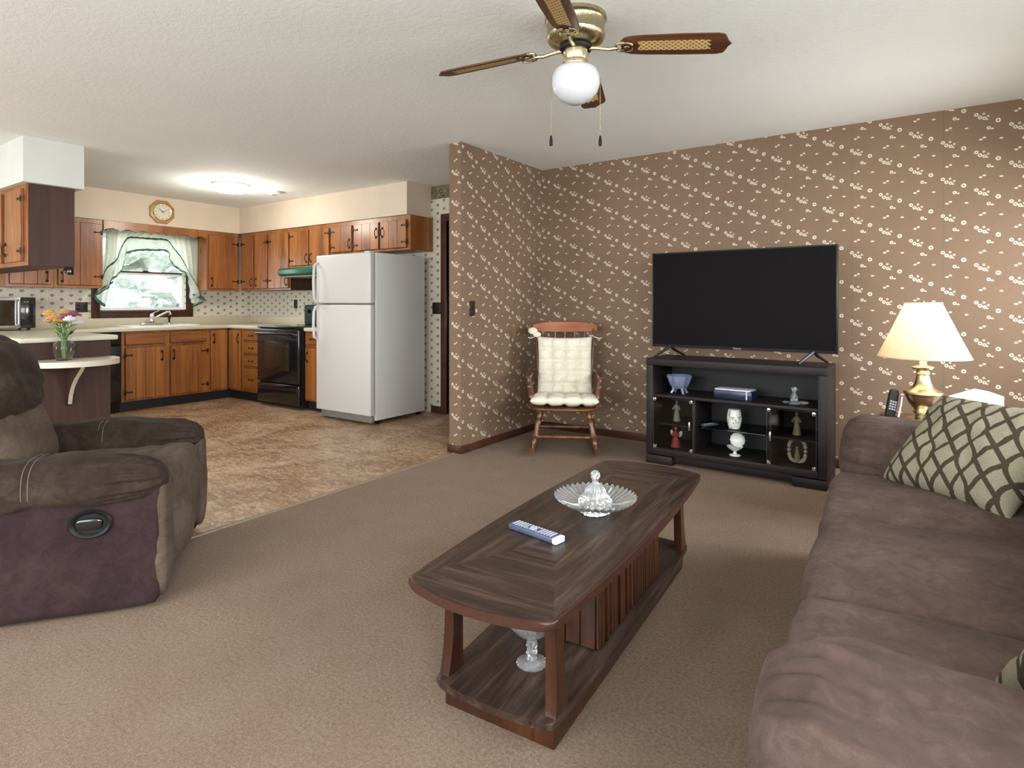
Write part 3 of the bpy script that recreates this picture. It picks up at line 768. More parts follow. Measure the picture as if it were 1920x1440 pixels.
# vase of flowers on the bar shelf
t = thing('flower_vase', 'clear glass vase of orange and mauve mums on the curved shelf', 'vase', (-5.43, 1.815, .736), 0)
prof = [(.045, 0), (.05, .01), (.068, .06), (.074, .10), (.066, .13), (.040, .15), (.038, .165), (.050, .20), (.055, .215), (.051, .215), (.036, .165), (.037, .152), (.062, .128), (.070, .10), (.064, .062), (.046, .014), (0, .012)]
MB().lathe(prof, (0, 0, 0), 40, flute=(12, .02), cap=False).build('glass_vase', 'vaseglass', t)
cols = ['flo_o', 'flo_o', 'flo_pk', 'flo_o', 'flo_p', 'flo_p', 'flo_pk', 'flo_o', 'flo_p', 'flo_w', 'flo_w', 'flo_o', 'flo_pk']
fr = random.Random(4)
for i, c_ in enumerate(cols):
    a = i*2.4; q = .018 + .085*(i/len(cols))**.6
    right = {'flo_p': .03, 'flo_w': .10}.get(c_, -.045)
    # +right is along the picture's right, i.e. towards (cos34, sin34)
    bx = q*cos(a)*.7 + right*.825; by = q*sin(a)*.7 + right*.565
    h = .29 + .08*fr.random() - (abs(right) > .08)*.02
    st = MB().tube([(bx*.10, by*.10, .02), (bx*.18, by*.18, .16), (bx*.55, by*.55, .24), (bx, by, h-.01)], .0028, 6).build('stem', 'stemg', t)
    fb = MB(); nP = 20
    for ring, (rr, zz, ll) in enumerate(((.006, .026, .016), (.016, .017, .020), (.024, .004, .022))):
        for k in range(nP-6*(2-ring)):
            aa = 2*pi*k/(nP-6*(2-ring)) + ring*.3
            fb.ball((bx+rr*1.25*cos(aa), by+rr*1.25*sin(aa), h+zz), ll*.72, 1, (1, .5, .6), (0, -.7+.3*ring, aa))
    fb.ball((bx, by, h+.006), .030, 1, (1, 1, .85))
    fb.build('bloom', c_, st)
lf = MB()
for k in range(22):
    a = fr.random()*2*pi; r = .02+.05*fr.random(); z = .20+.09*fr.random()
    lf.ball((r*cos(a), r*sin(a), z), .022, 1, (1.3, .5, .12), (fr.random()-.5, -.6, a))
lf.build('leaves', 'green', t)

# wall fixtures
def plate(label, cat, loc, size, axis, kind):
    t = thing('outlet_plate' if kind != 's' else 'light_switch', label, cat, loc, {'x': A90, 'y': 0, 'x-': -A90}[axis])
    w_, h_ = size
    MB().box((-w_/2, -.006, -h_/2), (w_/2, 0, h_/2), .003).build('cover_plate', 'outlet', t)
    b = MB()
    for x in ([0] if w_ < .09 else [-w_/4, w_/4]):
        if kind == 's': b.box((x-.005, -.014, -.012), (x+.005, -.006, .012), .002)
        else: b.box((x-.016, -.009, .006), (x+.016, -.006, .032), .003).box((x-.016, -.009, -.032), (x+.016, -.006, -.006), .003)
    b.build('toggle' if kind == 's' else 'socket', 'blackm', t)
plate('dark double wall plate on the floral paper left of the sink window', 'wall plate', (XW, 2.752, 1.135), (.12, .115), 'x', 'o')
plate('dark outlet plate on the sprig wallpaper left of the stove', 'outlet', (-6.72, YW, 1.17), (.072, .115), 'y', 'o')
plate('dark double switch plate on the wall right of the refrigerator', 'light switch', (-4.27, YW, 1.125), (.115, .125), 'y', 's')
plate('dark single switch plate on the brown floral partition', 'light switch', (-2.94, 3.725, 1.135), (.07, .122), 'x', 's')
# clock
t = thing('wall_clock', 'octagonal golden-framed wall clock above the sink window', 'clock', (-7.41, 3.452, 2.262), A90)
oc = [(.140*cos(pi/8+k*pi/4)/cos(pi/8)*.97, .140*sin(pi/8+k*pi/4)/cos(pi/8)*.97) for k in range(8)]
MB().prism(oc, .025, 'xz', -.025, .006).build('frame', plain('gold_oak_clock_frame', (.42, .22, .06), .35), t)
MB().lathe([(0, -.027), (.098, -.027), (.104, -.032), (.110, -.026), (.110, -.02)], (0, 0, 0), 48, 'y').build('bezel', 'brass', t)
face = MB().lathe([(0, -.030), (.094, -.030), (.096, -.027)], (0, 0, 0), 48, 'y').build('dial', plain('ivory_dial', (.66, .62, .50), .5, var=.03), t)
nb = MB()
for k in range(12):
    a = k*pi/6; nb.box((.078*sin(a)-.004, -.032, .078*cos(a)-.007), (.078*sin(a)+.004, -.0302, .078*cos(a)+.007))
nb.build('hour_marks', 'grey', face)
def hand(a, l, w_):
    MB().prism([(-w_, -.012), (w_, -.012), (w_*.5, l), (-w_*.5, l)], .002, 'xz', -.035).build('hand', 'grey', face, rot=(0, a, 0))
hand(R_(-52), .055, .005); hand(R_(62), .075, .004)
# ceiling light in the kitchen
t = thing('ceiling_light', 'lit flush ceiling light over the kitchen floor', 'ceiling light', (-6.02, 3.50, CZ), 0)
MB().lathe([(0, 0), (.18, 0), (.185, -.012), (.175, -.022)], (0, 0, 0), 40).build('base_ring', 'white', t)
MB().lathe([(.170, -.020), (.178, -.035), (.165, -.062), (.12, -.080), (0, -.088)], (0, 0, 0), 40, cap=False).build('glass_shade', 'litglass', t)
pl = bpy.data.lights.new('kitchen_bulb', 'POINT'); pl.energy = 24; pl.color = (1, .95, .86); pl.shadow_soft_size = .12
po = bpy.data.objects.new('kitchen_bulb', pl); C.objects.link(po); po.parent = t; po.location = (0, 0, -.24)
t = thing('smoke_detector', 'white round smoke detector on the kitchen ceiling', 'smoke detector', (-5.98, 3.99, CZ), 0)
MB().lathe([(0, 0), (.07, 0), (.072, -.015), (.066, -.032), (.03, -.038), (0, -.038)], (0, 0, 0), 28).build('housing', 'white', t)
MB().lathe([(.02, -.037), (.022, -.042), (0, -.043)], (0, 0, 0), 16).build('vent_cap', 'grey', t)

# curtain over the sink
ct = thing('window_curtain', 'sheer white swag curtain with green ruffled edges over the sink window', 'curtain', (0, 0, 0), 0)
outer = [(2.925, 1.475), (2.963, 1.58), (3.061, 1.678), (3.1, 1.792), (3.156, 1.909), (3.202, 1.952), (3.329, 1.956), (3.467, 1.96), (3.622, 1.955), (3.698, 1.87), (3.80, 1.744), (3.868, 1.612), (3.945, 1.479), (3.998, 1.391), (4.04, 1.268)]
inner = [(2.851, 1.273), (2.975, 1.36), (3.006, 1.447), (3.078, 1.512), (3.134, 1.62), (3.145, 1.733), (3.202, 1.787), (3.329, 1.816), (3.467, 1.824), (3.622, 1.825), (3.666, 1.70), (3.76, 1.61), (3.848, 1.56), (3.881, 1.443), (3.894, 1.24)]
def smooth_line(p, n):
    out = []
    for i in range(len(p)-1):
        p0 = Vector(p[max(i-1, 0)]); p1 = Vector(p[i]); p2 = Vector(p[i+1]); p3 = Vector(p[min(i+2, len(p)-1)])
        for k in range(n):
            t_ = k/n; out.append(.5*((2*p1)+(-p0+p2)*t_+(2*p0-5*p1+4*p2-p3)*t_*t_+(-p0+3*p1-3*p2+p3)*t_**3))
    out.append(Vector(p[-1])); return out
so, si = smooth_line(outer, 8), smooth_line(inner, 8)
XC = -7.64
rows = []
for i, (a, c_) in enumerate(zip(so, si)):
    row = []
    for j in range(7):
        q = a.lerp(c_, j/6); f_ = .012*(j/6)*sin(i*.95) + .006*sin(i*.3+j)
        row.append((XC+.03*sin(pi*j/6)+f_, q.x, q.y))
    rows.append(row)
def shell(mb_rows, name, mat, parent, th=.0015):
    o = MB().grid(mb_rows).build(name, mat, parent)
    md = o.modifiers.new('thickness', 'SOLIDIFY'); md.thickness = th; return o
shell(rows, 'ruffle_band', 'ruffle', ct)
for (ln_, nm) in ((so, 0), (si, 6)):
    rr = []
    for i, q in enumerate(ln_):
        x = XC + (.012*sin(i*.95) if nm else 0) + .008
        rr.append([(x-.004, q.x, q.y-.011+.003*sin(i*1.3)), (x+.006, q.x, q.y), (x-.004, q.x, q.y+.011+.003*sin(i*1.7))])
    shell(rr, 'green_edging', 'trimg', ct, .002)
# sheers between the rod and the swag
top = 2.03
rows = []
for i, q in enumerate(so):
    q2 = Vector((2.975 + (4.02-2.975)*i/(len(so)-1), q.y))
    row = []
    for j in range(6):
        f_ = .012*sin(i*.8)*(1-.3*j/5)
        row.append((XC-.02+f_, q2.x + (q.x-q2.x)*(j/5), top + (q.y-top)*j/5))
    rows.append(row)
shell(rows, 'sheer_panel', 'sheer', ct)
# side sheers and tails
for (pts_, nm) in (([(2.965, 2.0, 3.08, 2.0), (2.96, 1.75, 3.06, 1.70), (2.93, 1.5, 3.02, 1.50), (2.90, 1.38, 2.99, 1.33), (2.85, 1.27, 2.97, 1.22), (2.91, 1.17, 2.955, 1.15)], 'l'),
                   ([(3.93, 2.0, 4.05, 2.0), (3.95, 1.75, 4.04, 1.75), (3.93, 1.5, 4.05, 1.5), (3.91, 1.36, 4.06, 1.36), (3.92, 1.24, 4.06, 1.24), (3.93, 1.17, 3.99, 1.16)], 'r')):
    rows = []
    for i in range(len(pts_)-1):
        for k in range(6):
            t_ = k/6; a = [pts_[i][m_]*(1-t_)+pts_[i+1][m_]*t_ for m_ in range(4)]
            rows.append([(XC-.012+.010*sin(j*1.5+i), a[0]+(a[2]-a[0])*j/9, a[1]+(a[3]-a[1])*j/9) for j in range(10)])
    shell(rows, 'side_tail', 'ruffle', ct)
    e = [pts_[3], pts_[4], pts_[5]]
    if nm == 'l': ed = [(3.02, 1.42), (2.93, 1.36), (2.86, 1.30), (2.84, 1.26), (2.88, 1.20), (2.945, 1.15)]
    else: ed = [(3.93, 1.30), (3.99, 1.27), (4.07, 1.24), (4.06, 1.20), (4.0, 1.17), (3.94, 1.15)]
    sd = smooth_line(ed, 5)
    shell([[(XC+.010, q.x-.006, q.y-.016), (XC+.018+.004*sin(i), q.x, q.y), (XC+.010, q.x+.006, q.y+.016)] for i, q in enumerate(sd)], 'green_edging', 'trimg', ct, .002)
MB().tube([(XC-.02, 2.97, top), (XC-.02, 4.05, top)], .008, 8).build('rod', 'white', ct)
tag(MB().tube([(-7.55+.012*cos(a*.9)*(1-a/14), 3.99, 1.80+.03*a/3+.016*sin(a*.9)*(1-a/14)) for a in [k*.5 for k in range(18)]], .0025, 5).build('scroll_hook', 'iron'), 'small scrolled iron hook on the cabinet side right of the sink window', 'hook')

# ------------------------------------------------------------------ ceiling fan
FX, FY = -1.251, 2.327
t = thing('ceiling_fan', 'brass ceiling fan with four cane-inset wood blades and a globe light', 'ceiling fan', (FX, FY, CZ), 0)
MB().lathe([(0, 0), (.136, 0), (.137, -.016), (.131, -.022), (.126, -.028), (.126, -.078), (.131, -.084), (.129, -.092), (.118, -.108), (.090, -.122), (.05, -.13), (0, -.13)], (0, 0, 0), 48).build('motor_housing', 'abrass', t)
MB().lathe([(.07, -.126), (.075, -.134), (.07, -.144), (.052, -.148), (0, -.148)], (0, 0, 0), 32).build('rotor_plate', 'iron', t)
MB().lathe([(.054, -.145), (.056, -.165), (.047, -.188), (.053, -.196), (.061, -.200), (.063, -.216), (.056, -.228), (0, -.228)], (0, 0, 0), 32, flute=(10, .03)).build('light_fitter', 'brass', t)
MB().lathe([(.046, -.210), (.056, -.216), (.082, -.224), (.098, -.240), (.106, -.268), (.106, -.300), (.096, -.332), (.070, -.360), (.035, -.378), (0, -.382)], (0, 0, 0), 40, cap=False).build('globe', 'opal', t)
bz = -.125; droop = R_(5.5)
outl = []
Lb, Wb = .655, .066
for (x, y) in ((.20, .030), (.215, .048), (.24, .058), (.30, .062), (.45, .066), (.60, .066), (.625, .058), (.636, .036), (.640, .016), (.655, .0)): outl.append((x, y))
outl = [(x, y) for x, y in outl] + [(x, -y) for x, y in outl[-2::-1]]
pitch = R_(-13)
for k in range(4):
    a = R_(19 + 90*k)
    rt = Matrix.Rotation(a, 4, 'Z') @ Matrix.Translation((0, 0, bz)) @ Matrix.Rotation(droop, 4, 'Y') @ Matrix.Rotation(pitch, 4, 'X')
    eul = rt.to_euler(); loc = rt.to_translation()
    bl = MB().prism(outl, .007, 'xy', -.0035, .0015).build('blade', 'blade', t, loc, eul)
    ins = [(.27, .022), (.28, .030), (.54, .032), (.575, .028), (.56, .012), (.575, 0)]
    ins = ins + [(x, -y) for x, y in ins[-2::-1]] + [(.282, 0)]
    MB().prism(ins, .0086, 'xy', -.0043).build('cane_inset', 'cane', bl)
    ar = MB()
    ar.tube([(.065, 0, -.008), (.10, 0, -.010), (.15, 0, -.016), (.185, 0, -.010)], [.011, .009, .009, .010], 8)
    for s_ in (-1, 1):
        ar.tube([(.18, 0, -.009)] + [(.215+.035*cos(q), s_*(.020+.022*sin(q)), -.0075) for q in [pi-.3-.45*i for i in range(8)]], .006, 6)
    ar.ball((.225, 0, -.0085), .012, 2, (1.2, 1, .5)).ball((.205, .03, -.0085), .008, 1).ball((.205, -.03, -.0085), .008, 1)
    ar.build('blade_bracket', 'abrass', t, loc, (Matrix.Rotation(a, 4, 'Z') @ Matrix.Rotation(droop, 4, 'Y')).to_euler())
for s_ in (-1, 1):
    cxn = .825*s_; cyn = .565*s_
    pts_ = [(cxn*.058, cyn*.058, -.205), (cxn*.080, cyn*.080, -.222), (cxn*.109, cyn*.109, -.268), (cxn*.109, cyn*.109, -.52)]
    ch = MB().tube(pts_, .0014, 6).build('pull_chain', 'abrass', t)
    MB().lathe([(0, -.52), (.004, -.523), (.0075, -.545), (.0075, -.565), (0, -.57)], (cxn*.109, cyn*.109, 0), 12).build('pull_fob', 'iron', ch)

# ------------------------------------------------------------------ rocking chair
t = thing('rocking_chair', 'glossy wooden rocking chair with cream tufted cushions in the corner', 'rocking chair', (-2.362, 4.205, 0), R_(29))
b = MB()
def turned(p0, p1, r, n=14, beads=True):
    p0 = Vector(p0); p1 = Vector(p1); pts = []; rad = []
    for i in range(n+1):
        q = i/n; pts.append(p0.lerp(p1, q))
        rr = r*(.62+.38*sin(pi*q))
        if beads and i in (3, 5, n-4, n-2): rr *= 1.28
        if beads and i in (4, n-3): rr *= .72
        rad.append(rr)
    return pts, rad
for s_ in (-1, 1):
    pts_ = [(s_*.245, -.34+.72*q, .030 + .085*(2*abs(q-.42))**2.2*(1 if q > .42 else .55)) for q in [i/16 for i in range(17)]]
    rb = MB(); rows = []
    for (x, y, z) in pts_:
        rows.append([(x-.018, y, z-.024), (x+.018, y, z-.024), (x+.018, y, z+.02), (x-.018, y, z+.02)])
    rb.grid(rows, False, True, True).build('rocker', 'rocker', t)
    for (y0, y1) in ((-.27, -.19), (.20, .13)):
        p, r_ = turned((s_*.245, y0, .045), (s_*.185, y1, .335), .022)
        MB().tube(p, r_, 12).build('leg', 'rocker', t)
    p, r_ = turned((s_*.232, -.255, .12), (s_*.232, .19, .12), .014, 12); MB().tube(p, r_, 10).build('side_stretcher', 'rocker', t)
    MB().soft((s_*.285, -.02, .60), (.055, .44, .026), 4, 6).build('armrest', 'rocker', t)
    for y0 in (-.19, -.10, .0):
        p, r_ = turned((s_*.25, y0, .36), (s_*.283, y0-.015, .592), .013 if y0 > -.15 else .017, 14); MB().tube(p, r_, 10).build('arm_spindle', 'rocker', t)
    p, r_ = turned((s_*.215, .19, .37), (s_*.245, .315, .96), .014, 16); MB().tube(p, r_, 10).build('back_post', 'rocker', t)
for (y, z) in ((-.245, .145), (.17, .14)):
    p, r_ = turned((-.235, y, z), (.235, y, z), .015, 14); MB().tube(p, r_, 10).build('cross_stretcher', 'rocker', t)
MB().soft((0, -.01, .352), (.53, .49, .04), 4, 10).build('seat', 'rocker', t)
for k in range(5):
    x = -.16+.08*k; MB().tube([(x*.9, .20, .37), (x, .27, .65), (x*1.05, .315, .93)], [.008, .0095, .007], 8).build('back_spindle', 'rocker', t)
rows = []
for i in range(21):
    q = -1+2*i/20; x = q*.275; y = .325 + .03*(1-q*q); h = .085-.035*abs(q)**3; z0 = .93+.008*(abs(q)**2)
    rows.append([(x, y-.011, z0), (x, y+.011, z0), (x, y+.021, z0+h), (x, y-.001, z0+h)])
MB().grid(rows, False, True, True).build('crest_rail', 'crest', t, smooth=60)
def tuft(nx, nz, depth):
    def fn(p, r):
        # p in [-1,1]; tufts on a grid on the broad faces
        fx = abs(sin(pi*nx*(p.x+1)/2)); fz = abs(sin(pi*nz*(p.y+1)/2))
        k = (1-depth) + depth*(min(fx, fz)**.5*.55 + .45*max(fx, fz)**.5)
        r.z *= k; return r
    return fn
ck = thing('chair_cushion', 'cream tufted back cushion tied to the rocking chair', 'cushion', (-2.362, 4.205, 0), R_(29))
bc = MB().quilt(.46, .51, .115, 4, 5, .045, 56, 2).build('cushion_body', 'cream_fab', ck, (.0, .165, .645), (R_(78.5), 0, 0), smooth=80)
tb = MB()
for i in range(1, 4):
    for j in range(1, 5): tb.ball((-.23+.46*i/4, -.255+.51*j/5, .010), .007, 1, (1, 1, .5))
tb.build('tuft_buttons', 'cream_fab', bc)
for s_ in (-1, 1):
    MB().tube([(s_*.21, .26, .0), (s_*.235, .27, -.02), (s_*.245, .26, -.045)], .005, 6).tube([(s_*.245, .26, -.03), (s_*.29, .24, .0), (s_*.31, .245, .01)], .004, 6).build('tie', 'cream_fab', bc)
MB().ball((-.27, .30, .02), .038, 2, (1.1, .8, .35)).ball((-.235, .27, .015), .03, 2, (1.2, .8, .35)).build('bow_tie_loop', 'cream_fab', bc)
ck2 = thing('chair_cushion', 'cream tufted seat cushion lying on the rocking chair seat', 'cushion', (-2.362, 4.205, 0), R_(29))
MB().quilt(.53, .47, .095, 4, 4, .0, 56, 5, .75, lambda u, v, q: Vector((q.x*(1-.10*max(0, v)), q.y, q.z))).build('cushion_body', 'cream_fab', ck2, (0, -.045, .412), (R_(-3), 0, 0), smooth=80)

# ------------------------------------------------------------------ media stand, TV and ornaments
SX, SY = -1.66, 4.185
t = thing('tv_stand', 'espresso media console with glass doors against the floral wall', 'tv stand', (SX, SY, 0), R_(-1.2))
SW = 1.195; SD = .40
b = MB().box((0, 0, .72), (SW, SD, .770), .004).box((0, 0, .068), (.052, SD, .72), .004).box((SW-.052, 0, .068), (SW, SD, .72), .004).box((.052, 0, .068), (SW-.052, SD, .115), .004)
b.build('frame', 'esp', t)
MB().box((.052, SD-.012, .115), (SW-.052, SD-.002, .72)).build('back_panel', 'espin', t)
MB().box((.052, .008, .488), (SW-.052, SD-.012, .508), .002).build('shelf', 'esp', t)
MB().box((.345, .01, .115), (.363, SD-.012, .488), .002).build('divider', 'esp', t)
MB().box((SW-.345, .01, .115), (SW-.327, SD-.012, .488), .002).build('divider', 'esp', t)
MB().box((.052, .03, .285), (.345, SD-.012, .297), .001).build('side_shelf', 'esp', t)
MB().box((SW-.327, .03, .285), (SW-.052, SD-.012, .297), .001).build('side_shelf', 'esp', t)
MB().box((.363, .05, .287), (SW-.345, SD-.012, .295), .001).build('glass_shelf', 'smoke', t)
MB().box((.0, -.006, .0), (.20, SD-.02, .062), .003).box((SW-.20, -.006, .0), (SW, SD-.02, .062), .003).box((.20, .03, .02), (SW-.20, .05, .066), .002).build('plinth', 'esp', t)
for (x0, x1, hx) in ((.060, .352, .33), (SW-.352, SW-.060, SW-.33)):
    d_ = MB().box((x0, -.008, .120), (x1, -.003, .484)).build('glass_door', 'doorglass', t)
    e = MB()
    e.tube([(x0, -.0055, .120), (x1, -.0055, .120), (x1, -.0055, .484), (x0, -.0055, .484)], .0022, 4, True).build('glass_edge', 'steel', d_)
    for (x, z) in ((x0+.012, .13), (x1-.012, .13), (x0+.012, .475), (x1-.012, .475)):
        MB().lathe([(0, -.014), (.012, -.012), (.015, -.007), (.015, .0)], (x, -.003, z), 14, 'y').build('corner_clip', 'chrome', d_)
    MB().box((hx-.006, -.022, .275), (hx+.006, -.008, .335), .003).build('handle', 'steel', d_)
t = thing('television', 'large flat black television switched off on the media console', 'television', (-1.054, 4.36, .770), R_(-1.0))
TW, TZ0, TZ1 = 1.262, .075, .79
MB().box((-TW/2, 0, TZ0), (TW/2, .022, TZ1), .004).box((-TW/2+.15, .022, TZ0+.05), (TW/2-.15, .062, TZ0+.42), .015).build('casing', 'tvb', t)
MB().box((-TW/2+.010, -.0015, TZ0+.020), (TW/2-.010, .001, TZ1-.010)).build('screen', 'tvs', t)
# brand mark: small pale lettering in the lower bezel
fc = bpy.data.curves.new('brand_mark', 'FONT'); fc.body = 'Hisense'; fc.size = .017; fc.align_x = 'CENTER'; fc.extrude = .0004
fo = bpy.data.objects.new('brand_tmp', fc); C.objects.link(fo); bpy.context.view_layer.update()
me = bpy.data.meshes.new_from_object(fo); bpy.data.objects.remove(fo); me.materials.clear(); me.materials.append(M['keys'])
bo = bpy.data.objects.new('brand_lettering', me); C.objects.link(bo); bo.parent = t; bo.location = (0, -.0008, TZ0+.005); bo.rotation_euler = (pi/2, 0, 0)
for s_ in (-1, 1):
    x = s_*.49
    b = MB()
    b.tube([(x, .01, TZ0+.01), (x-.03, -.02, .055), (x-.075*1.0, -.12, .008)], [.010, .011, .008], 8)
    b.tube([(x, .01, TZ0+.01), (x+.015, .05, .055), (x+.06, .15, .008)], [.010, .011, .008], 8)
    b.build('stand_foot', 'tvb', t)

def onstand(name, label, cat, x, y, z, rz=0, group=None): return thing(name, label, cat, (x, y, z), rz, group)
# crystal bowl
t = onstand('crystal_bowl', 'footed blue-tinged crystal bowl at the left of the top shelf', 'bowl', -1.455, 4.315, .5085)
MB().lathe([(.045, .04), (.062, .06), (.078, .095), (.092, .135), (.088, .135), (.072, .098), (.055, .065), (0, .050)], (0, 0, 0), 48, flute=(8, .06), cap=False).build('bowl_body', 'bluecrystal', t)
for k in range(4):
    a = pi/4+k*pi/2; MB().tube([(.042*cos(a), .042*sin(a), .055), (.050*cos(a), .050*sin(a), .025), (.065*cos(a), .065*sin(a), .005)], [.012, .009, .008], 8).build('foot', 'bluecrystal', t)
# dark device box with pale top
t = onstand('electronics_box', 'dark blue box with a pale top on the media console top shelf', 'box', -1.055, 4.33, .5085, R_(-4))
MB().box((-.13, -.075, .0), (.13, .075, .058), .004).build('case', 'navy', t)
MB().box((-.125, -.07, .058), (.118, .07, .068), .003).build('lid', 'bluewhite', t)
MB().box((.092, -.077, .004), (.100, -.074, .062)).build('light_strip', 'bluewhite', t)
# glass bird figurine
t = onstand('glass_figurine', 'small clear glass bird figurine at the right of the top shelf', 'figurine', -.675, 4.30, .5085)
MB().lathe([(.035, 0), (.036, .01), (.022, .02), (.026, .045), (.014, .07), (.011, .085)], (0, 0, 0), 20).ball((0, 0, .097), .017, 2, (1.1, 1, .9)).tube([(.014, 0, .098), (.034, 0, .094)], [.005, .001], 6).build('body', 'crystal', t)
MB().ball((.055, 0, .012), .024, 2, (1.5, .8, .5)).ball((-.05, 0, .008), .016, 2, (1.4, .8, .5)).build('wing', 'crystal', t)
# figurines
def figurine(name, label, x, y, z, h, mat, headmat, base=True, wings=False, rz=0):
    t = onstand(name, label, 'figurine', x, y, z, rz)
    s_ = h/.15
    rows = []
    prof = [(.026, 0), (.027, .006), (.024, .012), (.022, .03), (.017, .06), (.013, .082), (.018, .095), (.021, .107), (.016, .117), (.006, .123), (.005, .128)]
    if wings: prof = [(.036, 0), (.036, .006), (.031, .03), (.022, .06), (.014, .078), (.017, .09), (.020, .105), (.013, .115), (.006, .122), (.005, .128)]
    MB().lathe([(r*s_, q*s_) for r, q in prof], (0, 0, 0), 24, flute=(7, .05)).build('gown', mat, t)
    MB().tube([(.017*s_, 0, .108*s_), (.026*s_, -.010*s_, .088*s_), (.006*s_, -.022*s_, .085*s_)], [.006*s_, .005*s_, .004*s_], 8).tube([(-.017*s_, 0, .108*s_), (-.028*s_, -.008*s_, .088*s_), (-.006*s_, -.022*s_, .083*s_)], [.006*s_, .005*s_, .004*s_], 8).build('arms', mat, t)
    MB().ball((0, -.002*s_, .139*s_), .0115*s_, 2, (.9, .95, 1.15)).build('head', headmat, t)
    MB().ball((0, .003*s_, .142*s_), .0125*s_, 2, (.95, .9, 1.1)).build('hair', 'brownleather', t)
    if wings:
        for q in (-1, 1): MB().ball((q*.032*s_, .012*s_, .098*s_), .026*s_, 2, (.55, .2, 1.05), (0, q*.35, 0)).build('wing', 'white', t)
    return t
figurine('figurine', 'pale stone woman figurine behind the left glass door, upper shelf', -1.485, 4.35, .2975, .15, 'stone', 'stone')
figurine('angel_figurine', 'red-gowned angel figurine with white wings behind the left glass door', -1.475, 4.30, .1155, .145, 'redcloth', 'stone', wings=True)
figurine('figurine', 'tan robed figurine behind the right glass door, upper shelf', -.665, 4.34, .2975, .15, 'bronze', 'bronze')
# floral porcelain jar
t = onstand('porcelain_jar', 'white floral barrel-shaped porcelain jar on the middle glass shelf', 'jar', -1.065, 4.33, .2955)
MB().lathe([(.036, 0), (.038, .006), (.046, .035), (.050, .065), (.048, .095), (.043, .125), (.040, .130), (.0, .130)], (0, 0, 0), 32).build('jar_body', 'floral', t)
MB().lathe([(.041, .129), (.042, .134), (.036, .136), (0, .136)], (0, 0, 0), 32).build('rim', 'white', t)
# white shell compote
t = onstand('shell_dish', 'white scalloped shell dish with open lid at the console bottom', 'dish', -1.05, 4.285, .1155, R_(10))
MB().lathe([(.036, 0), (.034, .006), (.012, .012), (.009, .028), (.022, .036), (.045, .052), (.054, .064), (.050, .064), (.03, .05), (0, .042)], (0, 0, 0), 36, flute=(12, .05)).build('dish', 'white', t)
lid = MB().lathe([(0, .014), (.03, .012), (.047, .002), (.050, -.004), (.046, -.002), (.03, .006), (0, .008)], (0, 0, 0), 36, flute=(12, .05)).build('lid', 'white', t, (.016, .028, .104), (R_(72), 0, R_(8)))
# shell-edged oval frame with figure
t = onstand('framed_figurine', 'oval shell-edged frame with a small robed figure behind right glass door', 'figurine', -.655, 4.29, .1155)
b = MB()
for k in range(26):
    a = 2*pi*k/26; x = .050*math.copysign(abs(cos(a))**.7, cos(a)); z = .088 + .072*math.copysign(abs(sin(a))**.7, sin(a))
    b.ball((x, 0, z), .0135, 1, (1.0, .8, 1.0))
b.build('shell_border', 'pearl', t)
MB().soft((0, .012, .088), (.10, .014, .145), 3, 6).build('backing', 'blackm', t)
MB().lathe([(.020, .022), (.018, .05), (.012, .085), (.008, .10)], (0, -.002, 0), 16).ball((0, -.002, .108), .010, 2).build('figure', 'bronze', t)
# small remote on the middle shelf
t = onstand('remote_control', 'small blue-grey remote lying on the middle glass shelf of the console', 'remote control', -1.235, 4.32, .2958, R_(62))
MB().box((-.07, -.019, 0), (.07, .019, .014), .004).build('casing', 'bluey', t)
b = MB()
for i in range(7):
    for j in range(3): b.box((-.055+i*.014, -.012+j*.009, .014), (-.047+i*.014, -.007+j*.009, .0155))
b.build('buttons', 'keys', t)

# ------------------------------------------------------------------ coffee table
TA = R_(3.4)
t = thing('coffee_table', 'walnut surfboard-shaped coffee table with slatted cabinet in its base', 'coffee table', (-1.0, 1.96, 0), TA)
def boat(hw, hl, bw, bl, n=14, rc=.02):
    p = []
    def seg(a, c, nx, ny, bul):
        for i in range(n):
            q = i/n; s_ = 4*q*(1-q)*bul
            p.append((a[0]+(c[0]-a[0])*q+nx*s_, a[1]+(c[1]-a[1])*q+ny*s_))
    c1, c2, c3, c4 = (-hw, -hl), (hw, -hl), (hw, hl), (-hw, hl)
    seg(c1, c2, 0, -1, bl); seg(c2, c3, 1, 0, bw); seg(c3, c4, 0, 1, bl); seg(c4, c1, -1, 0, bw)
    # soften the corners
    out = []
    m_ = len(p)
    for i, q in enumerate(p):
        if i % n == 0:
            a = p[i-1]; c = p[(i+1) % m_]
            la = math.dist(a, q); lc = math.dist(c, q)
            out.append((q[0]+(a[0]-q[0])*min(rc/la, .8), q[1]+(a[1]-q[1])*min(rc/la, .8)))
            out.append(((q[0]*2+a[0]*.15+c[0]*.15)/2.3, (q[1]*2+a[1]*.15+c[1]*.15)/2.3))
            out.append((q[0]+(c[0]-q[0])*min(rc/lc, .8), q[1]+(c[1]-q[1])*min(rc/lc, .8)))
        else: out.append(q)
    return out
HW, HL = .232, .738
tp = MB().prism(boat(HW, HL, .030, .045), .024, 'xy', .374, .006).build('tabletop', 'tabledge', t)
